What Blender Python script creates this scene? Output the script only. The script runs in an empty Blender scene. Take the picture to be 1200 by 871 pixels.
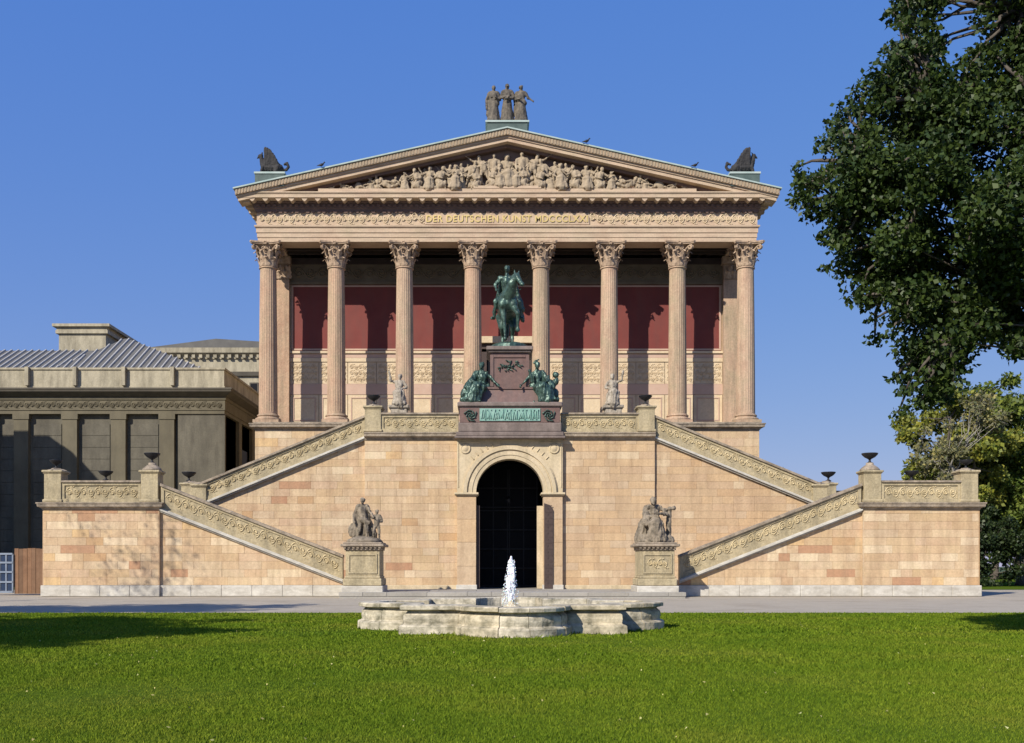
import bpy, math, random
import numpy as np
from mathutils import Vector, Matrix, noise
R = math.radians
scene = bpy.context.scene
C = scene.collection

# ------------------------------------------------------------ camera, sky, sun, exposure
cam_d = bpy.data.cameras.new("camera")
cam = bpy.data.objects.new("camera", cam_d)
C.objects.link(cam)
CX, EYE = -1.08, 1.6
cam.location = (CX, 0, EYE)
cam.rotation_euler = (R(90), 0, 0)
cam_d.sensor_fit = 'HORIZONTAL'
cam_d.sensor_width = 36
cam_d.lens = 36
cam_d.shift_x = 25 / 1200
cam_d.shift_y = (663 - 435.5) / 1200
cam_d.clip_start = 0.1
cam_d.clip_end = 6000
scene.camera = cam

SX, SY, SZ = 0.78, 1.0, -0.87            # direction the sunlight travels
elev = math.atan2(-SZ, math.hypot(SX, SY))
world = bpy.data.worlds.new("World")
scene.world = world
world.use_nodes = True
nt = world.node_tree
nt.nodes.clear()
wo = nt.nodes.new("ShaderNodeOutputWorld")
bg = nt.nodes.new("ShaderNodeBackground")
sky = nt.nodes.new("ShaderNodeTexSky")
sky.sky_type = 'NISHITA'
sky.sun_disc = False
sky.sun_elevation = elev
sky.sun_rotation = math.atan2(-SX, -SY)
sky.air_density = 1.2
sky.dust_density = 0.1
sky.ozone_density = 4.5
sky.altitude = 0
hs = nt.nodes.new("ShaderNodeHueSaturation")
hs.inputs['Saturation'].default_value = 1.3
nt.links.new(sky.outputs[0], hs.inputs['Color'])
# one smooth tone curve per channel over the whole sky, as a camera would render it
sepc = nt.nodes.new("ShaderNodeSeparateColor")
comb = nt.nodes.new("ShaderNodeCombineColor")
nt.links.new(hs.outputs[0], sepc.inputs[0])
for ch, (pw, kk) in enumerate(((0.47, 1.3), (0.42, 1.53), (0.14, 4.15))):
    p_ = nt.nodes.new("ShaderNodeMath"); p_.operation = 'POWER'; p_.inputs[1].default_value = pw
    m_ = nt.nodes.new("ShaderNodeMath"); m_.operation = 'MULTIPLY'; m_.inputs[1].default_value = kk
    nt.links.new(sepc.outputs[ch], p_.inputs[0]); nt.links.new(p_.outputs[0], m_.inputs[0]); nt.links.new(m_.outputs[0], comb.inputs[ch])
nt.links.new(comb.outputs[0], bg.inputs[0])
bg.inputs[1].default_value = 0.1
nt.links.new(bg.outputs[0], wo.inputs[0])
sd = bpy.data.lights.new("sun", 'SUN')
sun = bpy.data.objects.new("sun", sd)
C.objects.link(sun)
sd.energy = 4.6
sd.angle = R(0.5)
sd.color = (1.0, 0.93, 0.82)
sun.rotation_euler = Vector((SX, SY, SZ)).to_track_quat('-Z', 'Y').to_euler()
scene.view_settings.view_transform = 'Standard'
scene.view_settings.look = 'None'
scene.view_settings.exposure = 0.35
scene.view_settings.gamma = 1
scene.cycles.max_bounces = 6
scene.cycles.diffuse_bounces = 3
scene.cycles.transparent_max_bounces = 6

# ------------------------------------------------------------ materials
def N(nt, t, **kw):
    n = nt.nodes.new(t)
    for k, v in kw.items():
        setattr(n, k, v)
    return n

def ramp(nt, stops, interp='LINEAR'):
    n = nt.nodes.new("ShaderNodeValToRGB")
    r = n.color_ramp
    r.interpolation = interp
    while len(r.elements) < len(stops):
        r.elements.new(0.5)
    for e, (p, c) in zip(r.elements, stops):
        e.position = p
        e.color = (*c, 1)
    return n

def mat(name, cols, scale=1.0, rough=0.85, bump=0.15, bscale=12, metallic=0.0, island=None, stain=None,
        stain_amt=0.5, sscale=(0.8, 0.8, 0.18), detail=6, spec=0.3, objrand=None, transl=None, fine=0.0):
    """cols: 2-4 tones mixed by noise in world space. stain: a dirt colour laid in upright streaks."""
    m = bpy.data.materials.new(name)
    m.use_nodes = True
    t = m.node_tree
    b = t.nodes['Principled BSDF']
    b.inputs['Roughness'].default_value = rough
    b.inputs['Metallic'].default_value = metallic
    b.inputs['Specular IOR Level'].default_value = spec
    geo = N(t, "ShaderNodeNewGeometry")
    nz = N(t, "ShaderNodeTexNoise")
    nz.inputs['Scale'].default_value = scale
    nz.inputs['Detail'].default_value = detail
    nz.inputs['Roughness'].default_value = 0.62
    t.links.new(geo.outputs['Position'], nz.inputs['Vector'])
    k = len(cols)
    cr = ramp(t, [(0.3 + 0.4 * i / max(1, k - 1), c) for i, c in enumerate(cols)])
    t.links.new(nz.outputs['Fac'], cr.inputs[0])
    col = cr.outputs[0]
    if objrand:
        oi = N(t, "ShaderNodeObjectInfo")
        orr = ramp(t, objrand, 'CONSTANT')
        t.links.new(oi.outputs['Random'], orr.inputs[0])
        mx = N(t, "ShaderNodeMix", data_type='RGBA', blend_type='MULTIPLY')
        mx.inputs[0].default_value = 1
        t.links.new(col, mx.inputs[6]); t.links.new(orr.outputs[0], mx.inputs[7])
        col = mx.outputs[2]
    if island:
        ir = ramp(t, island)
        t.links.new(geo.outputs['Random Per Island'], ir.inputs[0])
        mx = N(t, "ShaderNodeMix", data_type='RGBA', blend_type='MULTIPLY')
        mx.inputs[0].default_value = 1
        t.links.new(col, mx.inputs[6]); t.links.new(ir.outputs[0], mx.inputs[7])
        col = mx.outputs[2]
    if stain:
        mp = N(t, "ShaderNodeMapping")
        mp.inputs['Scale'].default_value = sscale
        t.links.new(geo.outputs['Position'], mp.inputs['Vector'])
        n2 = N(t, "ShaderNodeTexNoise")
        n2.inputs['Scale'].default_value = 2.2
        n2.inputs['Detail'].default_value = 7
        n2.inputs['Roughness'].default_value = 0.65
        t.links.new(mp.outputs[0], n2.inputs['Vector'])
        sr = ramp(t, [(0.42, (0, 0, 0)), (0.68, (stain_amt,) * 3)])
        t.links.new(n2.outputs['Fac'], sr.inputs[0])
        mx = N(t, "ShaderNodeMix", data_type='RGBA')
        t.links.new(sr.outputs[0], mx.inputs[0])
        t.links.new(col, mx.inputs[6])
        mx.inputs[7].default_value = (*stain, 1)
        col = mx.outputs[2]
    if fine:
        n4 = N(t, "ShaderNodeTexNoise")
        n4.inputs['Scale'].default_value = 9
        n4.inputs['Detail'].default_value = 5
        n4.inputs['Roughness'].default_value = 0.75
        t.links.new(geo.outputs['Position'], n4.inputs['Vector'])
        fr = ramp(t, [(0.3, (1 - fine,) * 3), (0.7, (1 + fine,) * 3)])
        t.links.new(n4.outputs['Fac'], fr.inputs[0])
        mx = N(t, "ShaderNodeMix", data_type='RGBA', blend_type='MULTIPLY')
        mx.inputs[0].default_value = 1
        t.links.new(col, mx.inputs[6]); t.links.new(fr.outputs[0], mx.inputs[7])
        col = mx.outputs[2]
    t.links.new(col, b.inputs['Base Color'])
    if bump:
        n3 = N(t, "ShaderNodeTexNoise")
        n3.inputs['Scale'].default_value = bscale
        n3.inputs['Detail'].default_value = 5
        t.links.new(geo.outputs['Position'], n3.inputs['Vector'])
        bp = N(t, "ShaderNodeBump")
        bp.inputs['Strength'].default_value = bump
        bp.inputs['Distance'].default_value = 0.05
        t.links.new(n3.outputs['Fac'], bp.inputs['Height'])
        t.links.new(bp.outputs[0], b.inputs['Normal'])
    if transl:
        tr = N(t, "ShaderNodeBsdfTranslucent")
        ms = N(t, "ShaderNodeMixShader")
        ms.inputs[0].default_value = transl
        t.links.new(col, tr.inputs[0])
        t.links.new(b.outputs[0], ms.inputs[1]); t.links.new(tr.outputs[0], ms.inputs[2])
        t.links.new(ms.outputs[0], t.nodes['Material Output'].inputs[0])
    return m

TONES = [(0.0, (1, 1, 1)), (0.16, (0.97, 0.93, 0.88)), (0.3, (1.08, 1.06, 1.02)), (0.44, (0.99, 0.92, 0.87)), (0.55, (1.05, 1.0, 0.92)),
         (0.66, (0.95, 0.89, 0.8)), (0.76, (1.17, 1.22, 1.25)), (0.85, (1.0, 0.95, 0.95)), (0.915, (0.9, 0.76, 0.62)), (0.945, (0.8, 0.6, 0.54)), (0.98, (1.1, 1.0, 0.8))]
TONES_R = [(0.0, (1, 1, 1)), (0.2, (0.96, 0.92, 0.86)), (0.4, (1.05, 1.05, 1.03)), (0.57, (0.96, 0.91, 0.87)), (0.72, (1.04, 0.98, 0.88)),
           (0.88, (1.15, 1.2, 1.2)), (0.95, (0.95, 0.86, 0.76)), (0.985, (0.9, 0.74, 0.62))]
M = {}
M['ashlar'] = mat("sandstone_blocks", [(0.48, 0.345, 0.22), (0.56, 0.425, 0.275), (0.53, 0.41, 0.255)], 1.3, bump=0.25, objrand=TONES, stain=(0.3, 0.2, 0.12), stain_amt=0.5, sscale=(1.1, 1.1, .12), fine=0.14)
M['ashlar_even'] = mat("sandstone_blocks_even", [(0.48, 0.35, 0.225), (0.55, 0.415, 0.27)], 1.3, bump=0.25, objrand=TONES_R, stain=(0.3, 0.2, 0.12), stain_amt=0.45, sscale=(1.1, 1.1, .12), fine=0.14)
M['joint'] = mat("mortar", [(0.42, 0.3, 0.2), (0.5, 0.37, 0.25)], 3)
M['buff'] = mat("weathered_buff_stone", [(0.34, 0.275, 0.165), (0.44, 0.365, 0.225), (0.39, 0.325, 0.21)], 1.5, stain=(0.15, 0.13, 0.085), stain_amt=0.6, bump=0.3, fine=0.25)
M['buff_clean'] = mat("gold_buff_stone", [(0.5, 0.4, 0.23), (0.6, 0.5, 0.31)], 1.5, stain=(0.22, 0.18, 0.1), stain_amt=0.5, bump=0.3, fine=0.2)
M['cornice'] = mat("dirty_cornice_stone", [(0.3, 0.24, 0.17), (0.4, 0.33, 0.25)], 2, stain=(0.1, 0.085, 0.07), stain_amt=0.8, bump=0.3, sscale=(0.9, 0.9, 0.9), fine=0.25)
M['portal'] = mat("pale_portal_stone", [(0.5, 0.41, 0.26), (0.6, 0.49, 0.33)], 1.4, stain=(0.3, 0.24, 0.15), stain_amt=0.5, bump=0.2, fine=0.15)
M['column'] = mat("rose_column_stone", [(0.41, 0.265, 0.18), (0.48, 0.34, 0.23), (0.4, 0.31, 0.2)], 0.9, stain=(0.2, 0.16, 0.11), stain_amt=0.6, sscale=(1.6, 1.6, 0.14), bump=0.3, fine=0.2, objrand=[(0, (1, 1, 1)), (.25, (.93, .95, .93)), (.5, (1.05, 1.02, 1)), (.75, (.97, .93, .9))])
M['capital'] = mat("capital_stone", [(0.38, 0.27, 0.18), (0.52, 0.39, 0.27)], 3, stain=(0.14, 0.09, 0.06), stain_amt=0.6, sscale=(2, 2, 2), bump=0.3)
M['entab'] = mat("entablature_stone", [(0.48, 0.345, 0.24), (0.54, 0.41, 0.285), (0.47, 0.37, 0.25)], 0.6, stain=(0.26, 0.19, 0.13), stain_amt=0.4, sscale=(.3, .3, 2), bump=0.2, fine=0.12)
M['entab_shade'] = mat("shaded_moulding_stone", [(0.15, 0.095, 0.08), (0.21, 0.14, 0.11)], 1.2, stain=(0.12, 0.08, 0.07), stain_amt=0.5, bump=0.2)  # shade under the cornices is put into this stone's colour
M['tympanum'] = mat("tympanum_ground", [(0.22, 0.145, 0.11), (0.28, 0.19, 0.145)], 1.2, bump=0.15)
M['relief'] = mat("relief_stone", [(0.31, 0.245, 0.165), (0.42, 0.335, 0.23)], 2.5, stain=(0.2, 0.15, 0.1), stain_amt=0.5, sscale=(1.5, 1.5, 1.5), bump=0.2)
M['rake'] = mat("raking_cornice_stone", [(0.36, 0.27, 0.17), (0.46, 0.33, 0.22)], 2, stain=(0.15, 0.13, 0.1), stain_amt=0.65, sscale=(2, 2, 1), bump=0.2, fine=0.2)
M['copper'] = mat("green_copper", [(0.3, 0.39, 0.35), (0.42, 0.49, 0.45)], 1.5, rough=0.6, bump=0.05)
M['copper_dark'] = mat('dark_patinated_copper', [(0.05, 0.075, 0.07), (0.1, 0.14, 0.125)], 2, rough=0.6, bump=0.05)
M['red'] = mat("pompeian_red", [(0.165, 0.038, 0.032), (0.205, 0.05, 0.04)], 0.8, rough=0.75, bump=0.03, stain=(0.13, 0.06, 0.05), stain_amt=0.35)
M['cream'] = mat("cream_wall_stone", [(0.55, 0.43, 0.28), (0.66, 0.54, 0.37)], 1.2, bump=0.15, fine=0.12)
M['pinkband'] = mat("pink_wall_stone", [(0.48, 0.33, 0.25), (0.54, 0.39, 0.3)], 1.2, bump=0.1)
M['shadefrieze'] = mat("shaded_wall_frieze_stone", [(0.13, 0.105, 0.07), (0.19, 0.155, 0.1)], 1.2, bump=0.1)  # frieze toned dark to carry the shade high in the portico
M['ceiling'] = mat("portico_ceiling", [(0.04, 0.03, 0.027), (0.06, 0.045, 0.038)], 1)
M['statue'] = mat("weathered_statue_stone", [(0.17, 0.14, 0.1), (0.28, 0.23, 0.17), (0.2, 0.17, 0.125)], 4, stain=(0.045, 0.04, 0.03), stain_amt=0.8, sscale=(2, 2, 1.2), bump=0.35, bscale=20)
M['statue_pale'] = mat("grey_statue_stone", [(0.3, 0.26, 0.2), (0.48, 0.42, 0.34)], 5, stain=(0.1, 0.08, 0.06), stain_amt=0.7, sscale=(3, 3, 2), bump=0.3)
M['roofstatue'] = mat("blackened_statue_metal", [(0.022, 0.022, 0.024), (0.055, 0.052, 0.05)], 4, bump=0.3)
M['musestatue'] = mat("sooty_statue_stone", [(0.1, 0.085, 0.065), (0.2, 0.17, 0.13)], 4, stain=(0.035, 0.035, 0.035), stain_amt=0.8, sscale=(2.5, 2.5, 1.2), bump=0.3)
M['bronze'] = mat("green_bronze", [(0.018, 0.045, 0.035), (0.075, 0.135, 0.105), (0.03, 0.06, 0.05)], 3.5, rough=0.42, metallic=0.35, spec=0.5, bump=0.15, stain=(0.012, 0.02, 0.018), stain_amt=0.85, sscale=(2, 2, 1))
M['bronze_light'] = mat("verdigris_relief", [(0.14, 0.3, 0.25), (0.27, 0.42, 0.36)], 4, rough=0.6, bump=0.2)
M['granite'] = mat("red_granite", [(0.13, 0.072, 0.058), (0.18, 0.105, 0.085)], 3, rough=0.5, spec=0.5, bump=0.05, stain=(0.12, 0.09, 0.08), stain_amt=0.5, fine=0.15)
M['granite_grey'] = mat("grey_granite", [(0.17, 0.13, 0.11), (0.24, 0.19, 0.165)], 3, rough=0.6, bump=0.1, stain=(0.1, 0.08, 0.07), stain_amt=0.6, fine=0.15)
M['plinth'] = mat("pale_plinth_stone", [(0.44, 0.41, 0.35), (0.6, 0.57, 0.5)], 0.9, bump=0.15, stain=(0.28, 0.25, 0.2), stain_amt=0.55, sscale=(.8, .8, 2), fine=0.1)
M['gold'] = mat("gilded_letters", [(0.6, 0.46, 0.17), (0.68, 0.53, 0.22)], 3, rough=0.45, metallic=0.3, bump=0)
M['iron'] = mat("black_iron", [(0.012, 0.013, 0.016), (0.03, 0.03, 0.034)], 4, rough=0.5, bump=0.05)
M['dark'] = mat("passage_shade_plaster", [(0.01, 0.009, 0.008), (0.02, 0.017, 0.014)], 2, spec=0.0)  # darkness of the unlit passage is painted into its walls
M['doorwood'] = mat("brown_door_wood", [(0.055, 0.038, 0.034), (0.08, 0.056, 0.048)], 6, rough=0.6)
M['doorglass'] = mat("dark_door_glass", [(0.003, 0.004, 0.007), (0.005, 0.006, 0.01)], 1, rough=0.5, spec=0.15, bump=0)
M['fountain'] = mat("fountain_sandstone", [(0.42, 0.37, 0.27), (0.6, 0.54, 0.42), (0.5, 0.445, 0.33)], 1.6, bump=0.4, stain=(0.1, 0.095, 0.06), stain_amt=0.85, sscale=(1.2, 1.2, 1.6), objrand=[(0, (1, 1, 1)), (0.3, (0.92, 0.91, 0.88)), (0.6, (1.06, 1.05, 1.03)), (0.8, (0.97, 0.93, 0.85))], fine=0.2)
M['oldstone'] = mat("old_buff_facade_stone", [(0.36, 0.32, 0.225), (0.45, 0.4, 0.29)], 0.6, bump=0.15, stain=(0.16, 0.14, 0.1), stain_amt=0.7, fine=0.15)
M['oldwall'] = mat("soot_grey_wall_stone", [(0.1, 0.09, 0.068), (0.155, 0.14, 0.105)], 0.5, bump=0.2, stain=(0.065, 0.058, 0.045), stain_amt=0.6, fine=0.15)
M['oldpil'] = mat("soot_brown_pilaster_stone", [(0.115, 0.1, 0.066), (0.165, 0.143, 0.095)], 0.5, bump=0.2, stain=(0.08, 0.07, 0.05), stain_amt=0.5)
M['oldcornice'] = mat("sooty_cornice_stone", [(0.085, 0.075, 0.06), (0.125, 0.11, 0.085)], 1.2, bump=0.2)
M['zinc'] = mat("zinc_roof_sheet", [(0.1, 0.095, 0.088), (0.14, 0.135, 0.122)], 0.7, rough=0.8, bump=0.03)
M['seam'] = mat("bright_roof_seam", [(0.34, 0.33, 0.305), (0.44, 0.43, 0.4)], 1, rough=0.5, bump=0)
M['wood'] = mat("brown_fence_boards", [(0.15, 0.085, 0.05), (0.21, 0.125, 0.075)], 3, objrand=[(0, (1, 1, 1)), (.4, (.8, .8, .8)), (.7, (1.15, 1.1, 1.05))])
M['whitepaint'] = mat("blue_white_paint", [(0.16, 0.2, 0.26), (0.23, 0.27, 0.33)], 2, rough=0.5, bump=0.02)
M['bluepane'] = mat("dark_blue_pane", [(0.02, 0.035, 0.07), (0.03, 0.05, 0.1)], 2, rough=0.25, bump=0)
M['gravel'] = mat("pale_gravel_path", [(0.31, 0.265, 0.2), (0.4, 0.35, 0.27), (0.35, 0.305, 0.235)], 0.35, bump=0.4, bscale=30, detail=10, fine=0.12)
M['paving'] = mat("grey_paving", [(0.27, 0.255, 0.225), (0.36, 0.34, 0.3)], 0.6, bump=0.2, objrand=[(0, (1, 1, 1)), (.4, (.93, .92, .9)), (.7, (1.06, 1.05, 1.03))], fine=0.12)
M['earth'] = mat("lawn_soil_green", [(0.05, 0.085, 0.01), (0.08, 0.12, 0.014), (0.065, 0.1, 0.012)], 2.5, rough=1, spec=0, bump=0.3, bscale=25, detail=9)
M['ground'] = mat("park_ground", [(0.05, 0.08, 0.02), (0.08, 0.1, 0.035)], 0.1, bump=0.2)
M['bark'] = mat("tree_bark", [(0.06, 0.05, 0.04), (0.12, 0.1, 0.08)], 6, bump=0.6)
M['bark_pale'] = mat("pale_twigs", [(0.22, 0.2, 0.17), (0.32, 0.3, 0.26)], 6, bump=0.3)
GI = [(0.0, (0.5, 0.6, 0.5)), (0.5, (1, 1, 1)), (0.85, (1.35, 1.25, 0.9)), (1, (1.7, 1.5, 1.0))]
M['leaf'] = mat("dark_green_leaves", [(0.026, 0.052, 0.013), (0.046, 0.074, 0.018), (0.034, 0.06, 0.015)], 0.5, rough=0.5, spec=0.35, bump=0, island=GI, transl=0.26)
M['leaf_yellow'] = mat("yellow_green_leaves", [(0.15, 0.2, 0.03), (0.23, 0.235, 0.05), (0.12, 0.17, 0.028)], 0.35, rough=0.55, bump=0, island=GI, transl=0.25)
M['leaf_mid'] = mat("mid_green_leaves", [(0.085, 0.135, 0.024), (0.14, 0.17, 0.035)], 0.35, rough=0.55, bump=0, island=GI, transl=0.22)
M['leaf_grey'] = mat("grey_autumn_leaves", [(0.15, 0.15, 0.07), (0.23, 0.22, 0.12)], 0.6, rough=0.7, bump=0, island=GI, transl=0.2)
M['leaf_dark'] = mat("hedge_leaves", [(0.016, 0.03, 0.012), (0.035, 0.055, 0.018)], 0.5, rough=0.5, bump=0, island=GI, transl=0.15)
M['blade'] = mat("grass_blades", [(0.115, 0.19, 0.012), (0.16, 0.228, 0.016), (0.22, 0.25, 0.028)], 0.3, rough=0.7, spec=0.08, bump=0,
                 island=[(0, (0.55, 0.65, 0.6)), (0.5, (1, 1, 1)), (0.93, (1.25, 1.15, 1)), (1, (2.0, 1.7, 2.0))], transl=0.3, detail=8)

M['litter'] = mat('dry_leaf_litter', [(0.4, 0.42, 0.2), (0.5, 0.4, 0.16)], 3, bump=0, island=[(0, (.4, .4, .3)), (.6, (1, 1, .8)), (1, (1.4, 1.4, 1.4))])
def water_mat():
    m = bpy.data.materials.new("basin_water"); m.use_nodes = True
    b = m.node_tree.nodes['Principled BSDF']
    b.inputs['Base Color'].default_value = (0.02, 0.035, 0.03, 1)
    b.inputs['Roughness'].default_value = 0.06
    nz = N(m.node_tree, "ShaderNodeTexNoise"); nz.inputs['Scale'].default_value = 7
    bp = N(m.node_tree, "ShaderNodeBump"); bp.inputs['Strength'].default_value = 0.5
    m.node_tree.links.new(nz.outputs[0], bp.inputs['Height']); m.node_tree.links.new(bp.outputs[0], b.inputs['Normal'])
    return m
M['water'] = water_mat()
def foam_mat():
    m = bpy.data.materials.new("white_water_spray"); m.use_nodes = True
    b = m.node_tree.nodes['Principled BSDF']
    b.inputs['Base Color'].default_value = (0.86, 0.89, 0.93, 1)
    b.inputs['Roughness'].default_value = 0.3
    b.inputs['Subsurface Weight'].default_value = 0.3
    return m
M['foam'] = foam_mat()

# ------------------------------------------------------------ mesh building
class MB:
    def __init__(s):
        s.v = []; s.f = []
    def add(s, vs, fs):
        o = len(s.v)
        s.v.extend([tuple(p) for p in vs])
        s.f.extend([tuple(i + o for i in f) for f in fs])
        return s
    def box(s, x0, x1, y0, y1, z0, z1):
        return s.add([(x0, y0, z0), (x1, y0, z0), (x1, y1, z0), (x0, y1, z0), (x0, y0, z1), (x1, y0, z1), (x1, y1, z1), (x0, y1, z1)],
                     [(0, 3, 2, 1), (4, 5, 6, 7), (0, 1, 5, 4), (1, 2, 6, 5), (2, 3, 7, 6), (3, 0, 4, 7)])
    def bbox(s, x0, x1, y0, y1, z0, z1, b=0.02):
        """box with its upright and top/front edges chamfered"""
        vs = []
        for z, i in ((z0, b), (z0 + b, 0), (z1 - b, 0), (z1, b)):
            vs += [(x0 + b, y0 + i, z), (x1 - b, y0 + i, z), (x1 - i, y0 + b, z), (x1 - i, y1 - b, z), (x1 - b, y1 - i, z), (x0 + b, y1 - i, z), (x0 + i, y1 - b, z), (x0 + i, y0 + b, z)]
        fs = [tuple(range(7, -1, -1)), tuple(range(24, 32))]
        for k in range(3):
            for i in range(8):
                j = (i + 1) % 8
                fs.append((k * 8 + i, k * 8 + j, k * 8 + 8 + j, k * 8 + 8 + i))
        return s.add(vs, fs)
    def prism(s, poly, y0, y1):
        """poly (x,z) counter-clockwise seen from -y, extruded from y0 to y1"""
        n = len(poly)
        vs = [(x, y0, z) for x, z in poly] + [(x, y1, z) for x, z in poly]
        fs = [tuple(range(n)), tuple(range(2 * n - 1, n - 1, -1))]
        for i in range(n):
            j = (i + 1) % n
            fs.append((i, n + i, n + j, j))
        return s.add(vs, fs)
    def lathe(s, prof, cx=0, cy=0, z=0, seg=16):
        vs = []
        for r, h in prof:
            for i in range(seg):
                a = 2 * math.pi * i / seg
                vs.append((cx + r * math.cos(a), cy + r * math.sin(a), z + h))
        fs = []
        for k in range(len(prof) - 1):
            for i in range(seg):
                j = (i + 1) % seg
                fs.append((k * seg + i, k * seg + j, k * seg + seg + j, k * seg + seg + i))
        fs.append(tuple(range(seg - 1, -1, -1)))
        t = (len(prof) - 1) * seg
        fs.append(tuple(range(t, t + seg)))
        return s.add(vs, fs)
    def tube(s, pts, rad, seg=5, cap=True):
        pts = [Vector(p) for p in pts]
        n = len(pts)
        if not hasattr(rad, '__len__'):
            rad = [rad] * n
        vs, fs = [], []
        up = Vector((0, 1, 0.01))
        for i, p in enumerate(pts):
            d = (pts[min(i + 1, n - 1)] - pts[max(i - 1, 0)])
            if d.length < 1e-9:
                d = Vector((0, 0, 1))
            d.normalize()
            a = d.cross(up)
            if a.length < 1e-3:
                a = d.cross(Vector((1, 0, 0)))
            a.normalize()
            b = d.cross(a)
            for k in range(seg):
                t = 2 * math.pi * k / seg
                vs.append(p + (a * math.cos(t) + b * math.sin(t)) * rad[i])
        for i in range(n - 1):
            for k in range(seg):
                j = (k + 1) % seg
                fs.append((i * seg + k, i * seg + j, i * seg + seg + j, i * seg + seg + k))
        if cap:
            fs.append(tuple(range(seg - 1, -1, -1)))
            fs.append(tuple(range((n - 1) * seg, n * seg)))
        return s.add(vs, fs)
    def sweep(s, prof, path, closed=True):
        """prof (outward, z) swept round path (x,y); outward is to the right of travel"""
        n = len(path)
        P = [Vector((p[0], p[1])) for p in path]
        offs = []
        for i in range(n):
            def nor(a, b):
                d = (b - a).normalized()
                return Vector((d.y, -d.x))
            if closed or 0 < i < n - 1:
                n1 = nor(P[i - 1], P[i]); n2 = nor(P[i], P[(i + 1) % n])
                m = (n1 + n2)
                m = m / max(0.2, m.dot(n1))
            elif i == 0:
                m = nor(P[0], P[1])
            else:
                m = nor(P[-2], P[-1])
            offs.append(m)
        vs = []
        k = len(prof)
        for i in range(n):
            for o, z in prof:
                q = P[i] + offs[i] * o
                vs.append((q.x, q.y, z))
        fs = []
        for i in range(n if closed else n - 1):
            j = (i + 1) % n
            for a in range(k):
                b = (a + 1) % k
                fs.append((i * k + a, j * k + a, j * k + b, i * k + b))
        if not closed:
            fs.append(tuple(range(k))); fs.append(tuple((n - 1) * k + a for a in range(k - 1, -1, -1)))
        return s.add(vs, fs)
    def xf(s, fn, start=0):
        s.v = s.v[:start] + [tuple(fn(*p)) for p in s.v[start:]]
        return s
    def mesh(s, name, m, smooth=False, off=(0, 0, 0)):
        me = bpy.data.meshes.new(name)
        if off != (0, 0, 0):
            vs = [(x - off[0], y - off[1], z - off[2]) for x, y, z in s.v]
        else:
            vs = s.v
        me.from_pydata(vs, [], s.f)
        me.materials.append(m)
        me.update()
        if smooth:
            me.shade_smooth()
        return me
    def build(s, name, m, parent=None, smooth=False, auto=False):
        off = tuple(wloc(parent)) if parent else (0, 0, 0)
        me = s.mesh(name, m, smooth, off)
        return link(name, me, parent)

def wloc(o):
    v = Vector((0, 0, 0))
    while o:
        v += o.location
        o = o.parent
    return v
def link(name, me, parent=None, loc=(0, 0, 0)):
    o = bpy.data.objects.new(name, me)
    o.location = loc
    C.objects.link(o)
    if parent:
        o.parent = parent
    return o
def thing(name, label, cat, loc=(0, 0, 0), group=None):
    o = bpy.data.objects.new(name, None)
    o.empty_display_size = 0.3
    C.objects.link(o)
    o.location = loc
    return tag(o, label, cat, group)
def tag(o, label=None, cat=None, group=None, kind=None):
    if label: o['label'] = label
    if cat: o['category'] = cat
    if group: o['group'] = group
    if kind: o['kind'] = kind
    return o
def struct(name, mb, m):
    return tag(mb.build(name, m), kind='structure')
def copy_tree(src, loc, label, parent=None):
    r = src.copy(); C.objects.link(r)
    if parent is None:
        r.location = loc; r['label'] = label
    else:
        r.parent = parent
    for ch in src.children:
        copy_tree(ch, None, None, r)
    return r

# ---- clipping and ashlar
def clip(poly, a, b, c):
    """keep a*x+b*z<=c"""
    out = []
    for i in range(len(poly)):
        p, q = poly[i], poly[(i + 1) % len(poly)]
        fp, fq = a * p[0] + b * p[1] - c, a * q[0] + b * q[1] - c
        if fp <= 0: out.append(p)
        if (fp < 0 < fq) or (fq < 0 < fp):
            t = fp / (fp - fq)
            out.append((p[0] + t * (q[0] - p[0]), p[1] + t * (q[1] - p[1])))
    return out
def area(p):
    return 0.5 * sum(p[i][0] * p[(i + 1) % len(p)][1] - p[(i + 1) % len(p)][0] * p[i][1] for i in range(len(p)))
def inset(poly, d):
    n = len(poly); res = poly
    for i in range(n):
        (x0, z0), (x1, z1) = poly[i], poly[(i + 1) % n]
        L = math.hypot(x1 - x0, z1 - z0)
        if L < 1e-6: continue
        a, b = (z1 - z0) / L, -(x1 - x0) / L      # outward normal for CCW
        res = clip(res, a, b, a * x0 + b * z0 - d)
        if len(res) < 3: return []
    return res
BC = {}
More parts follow.
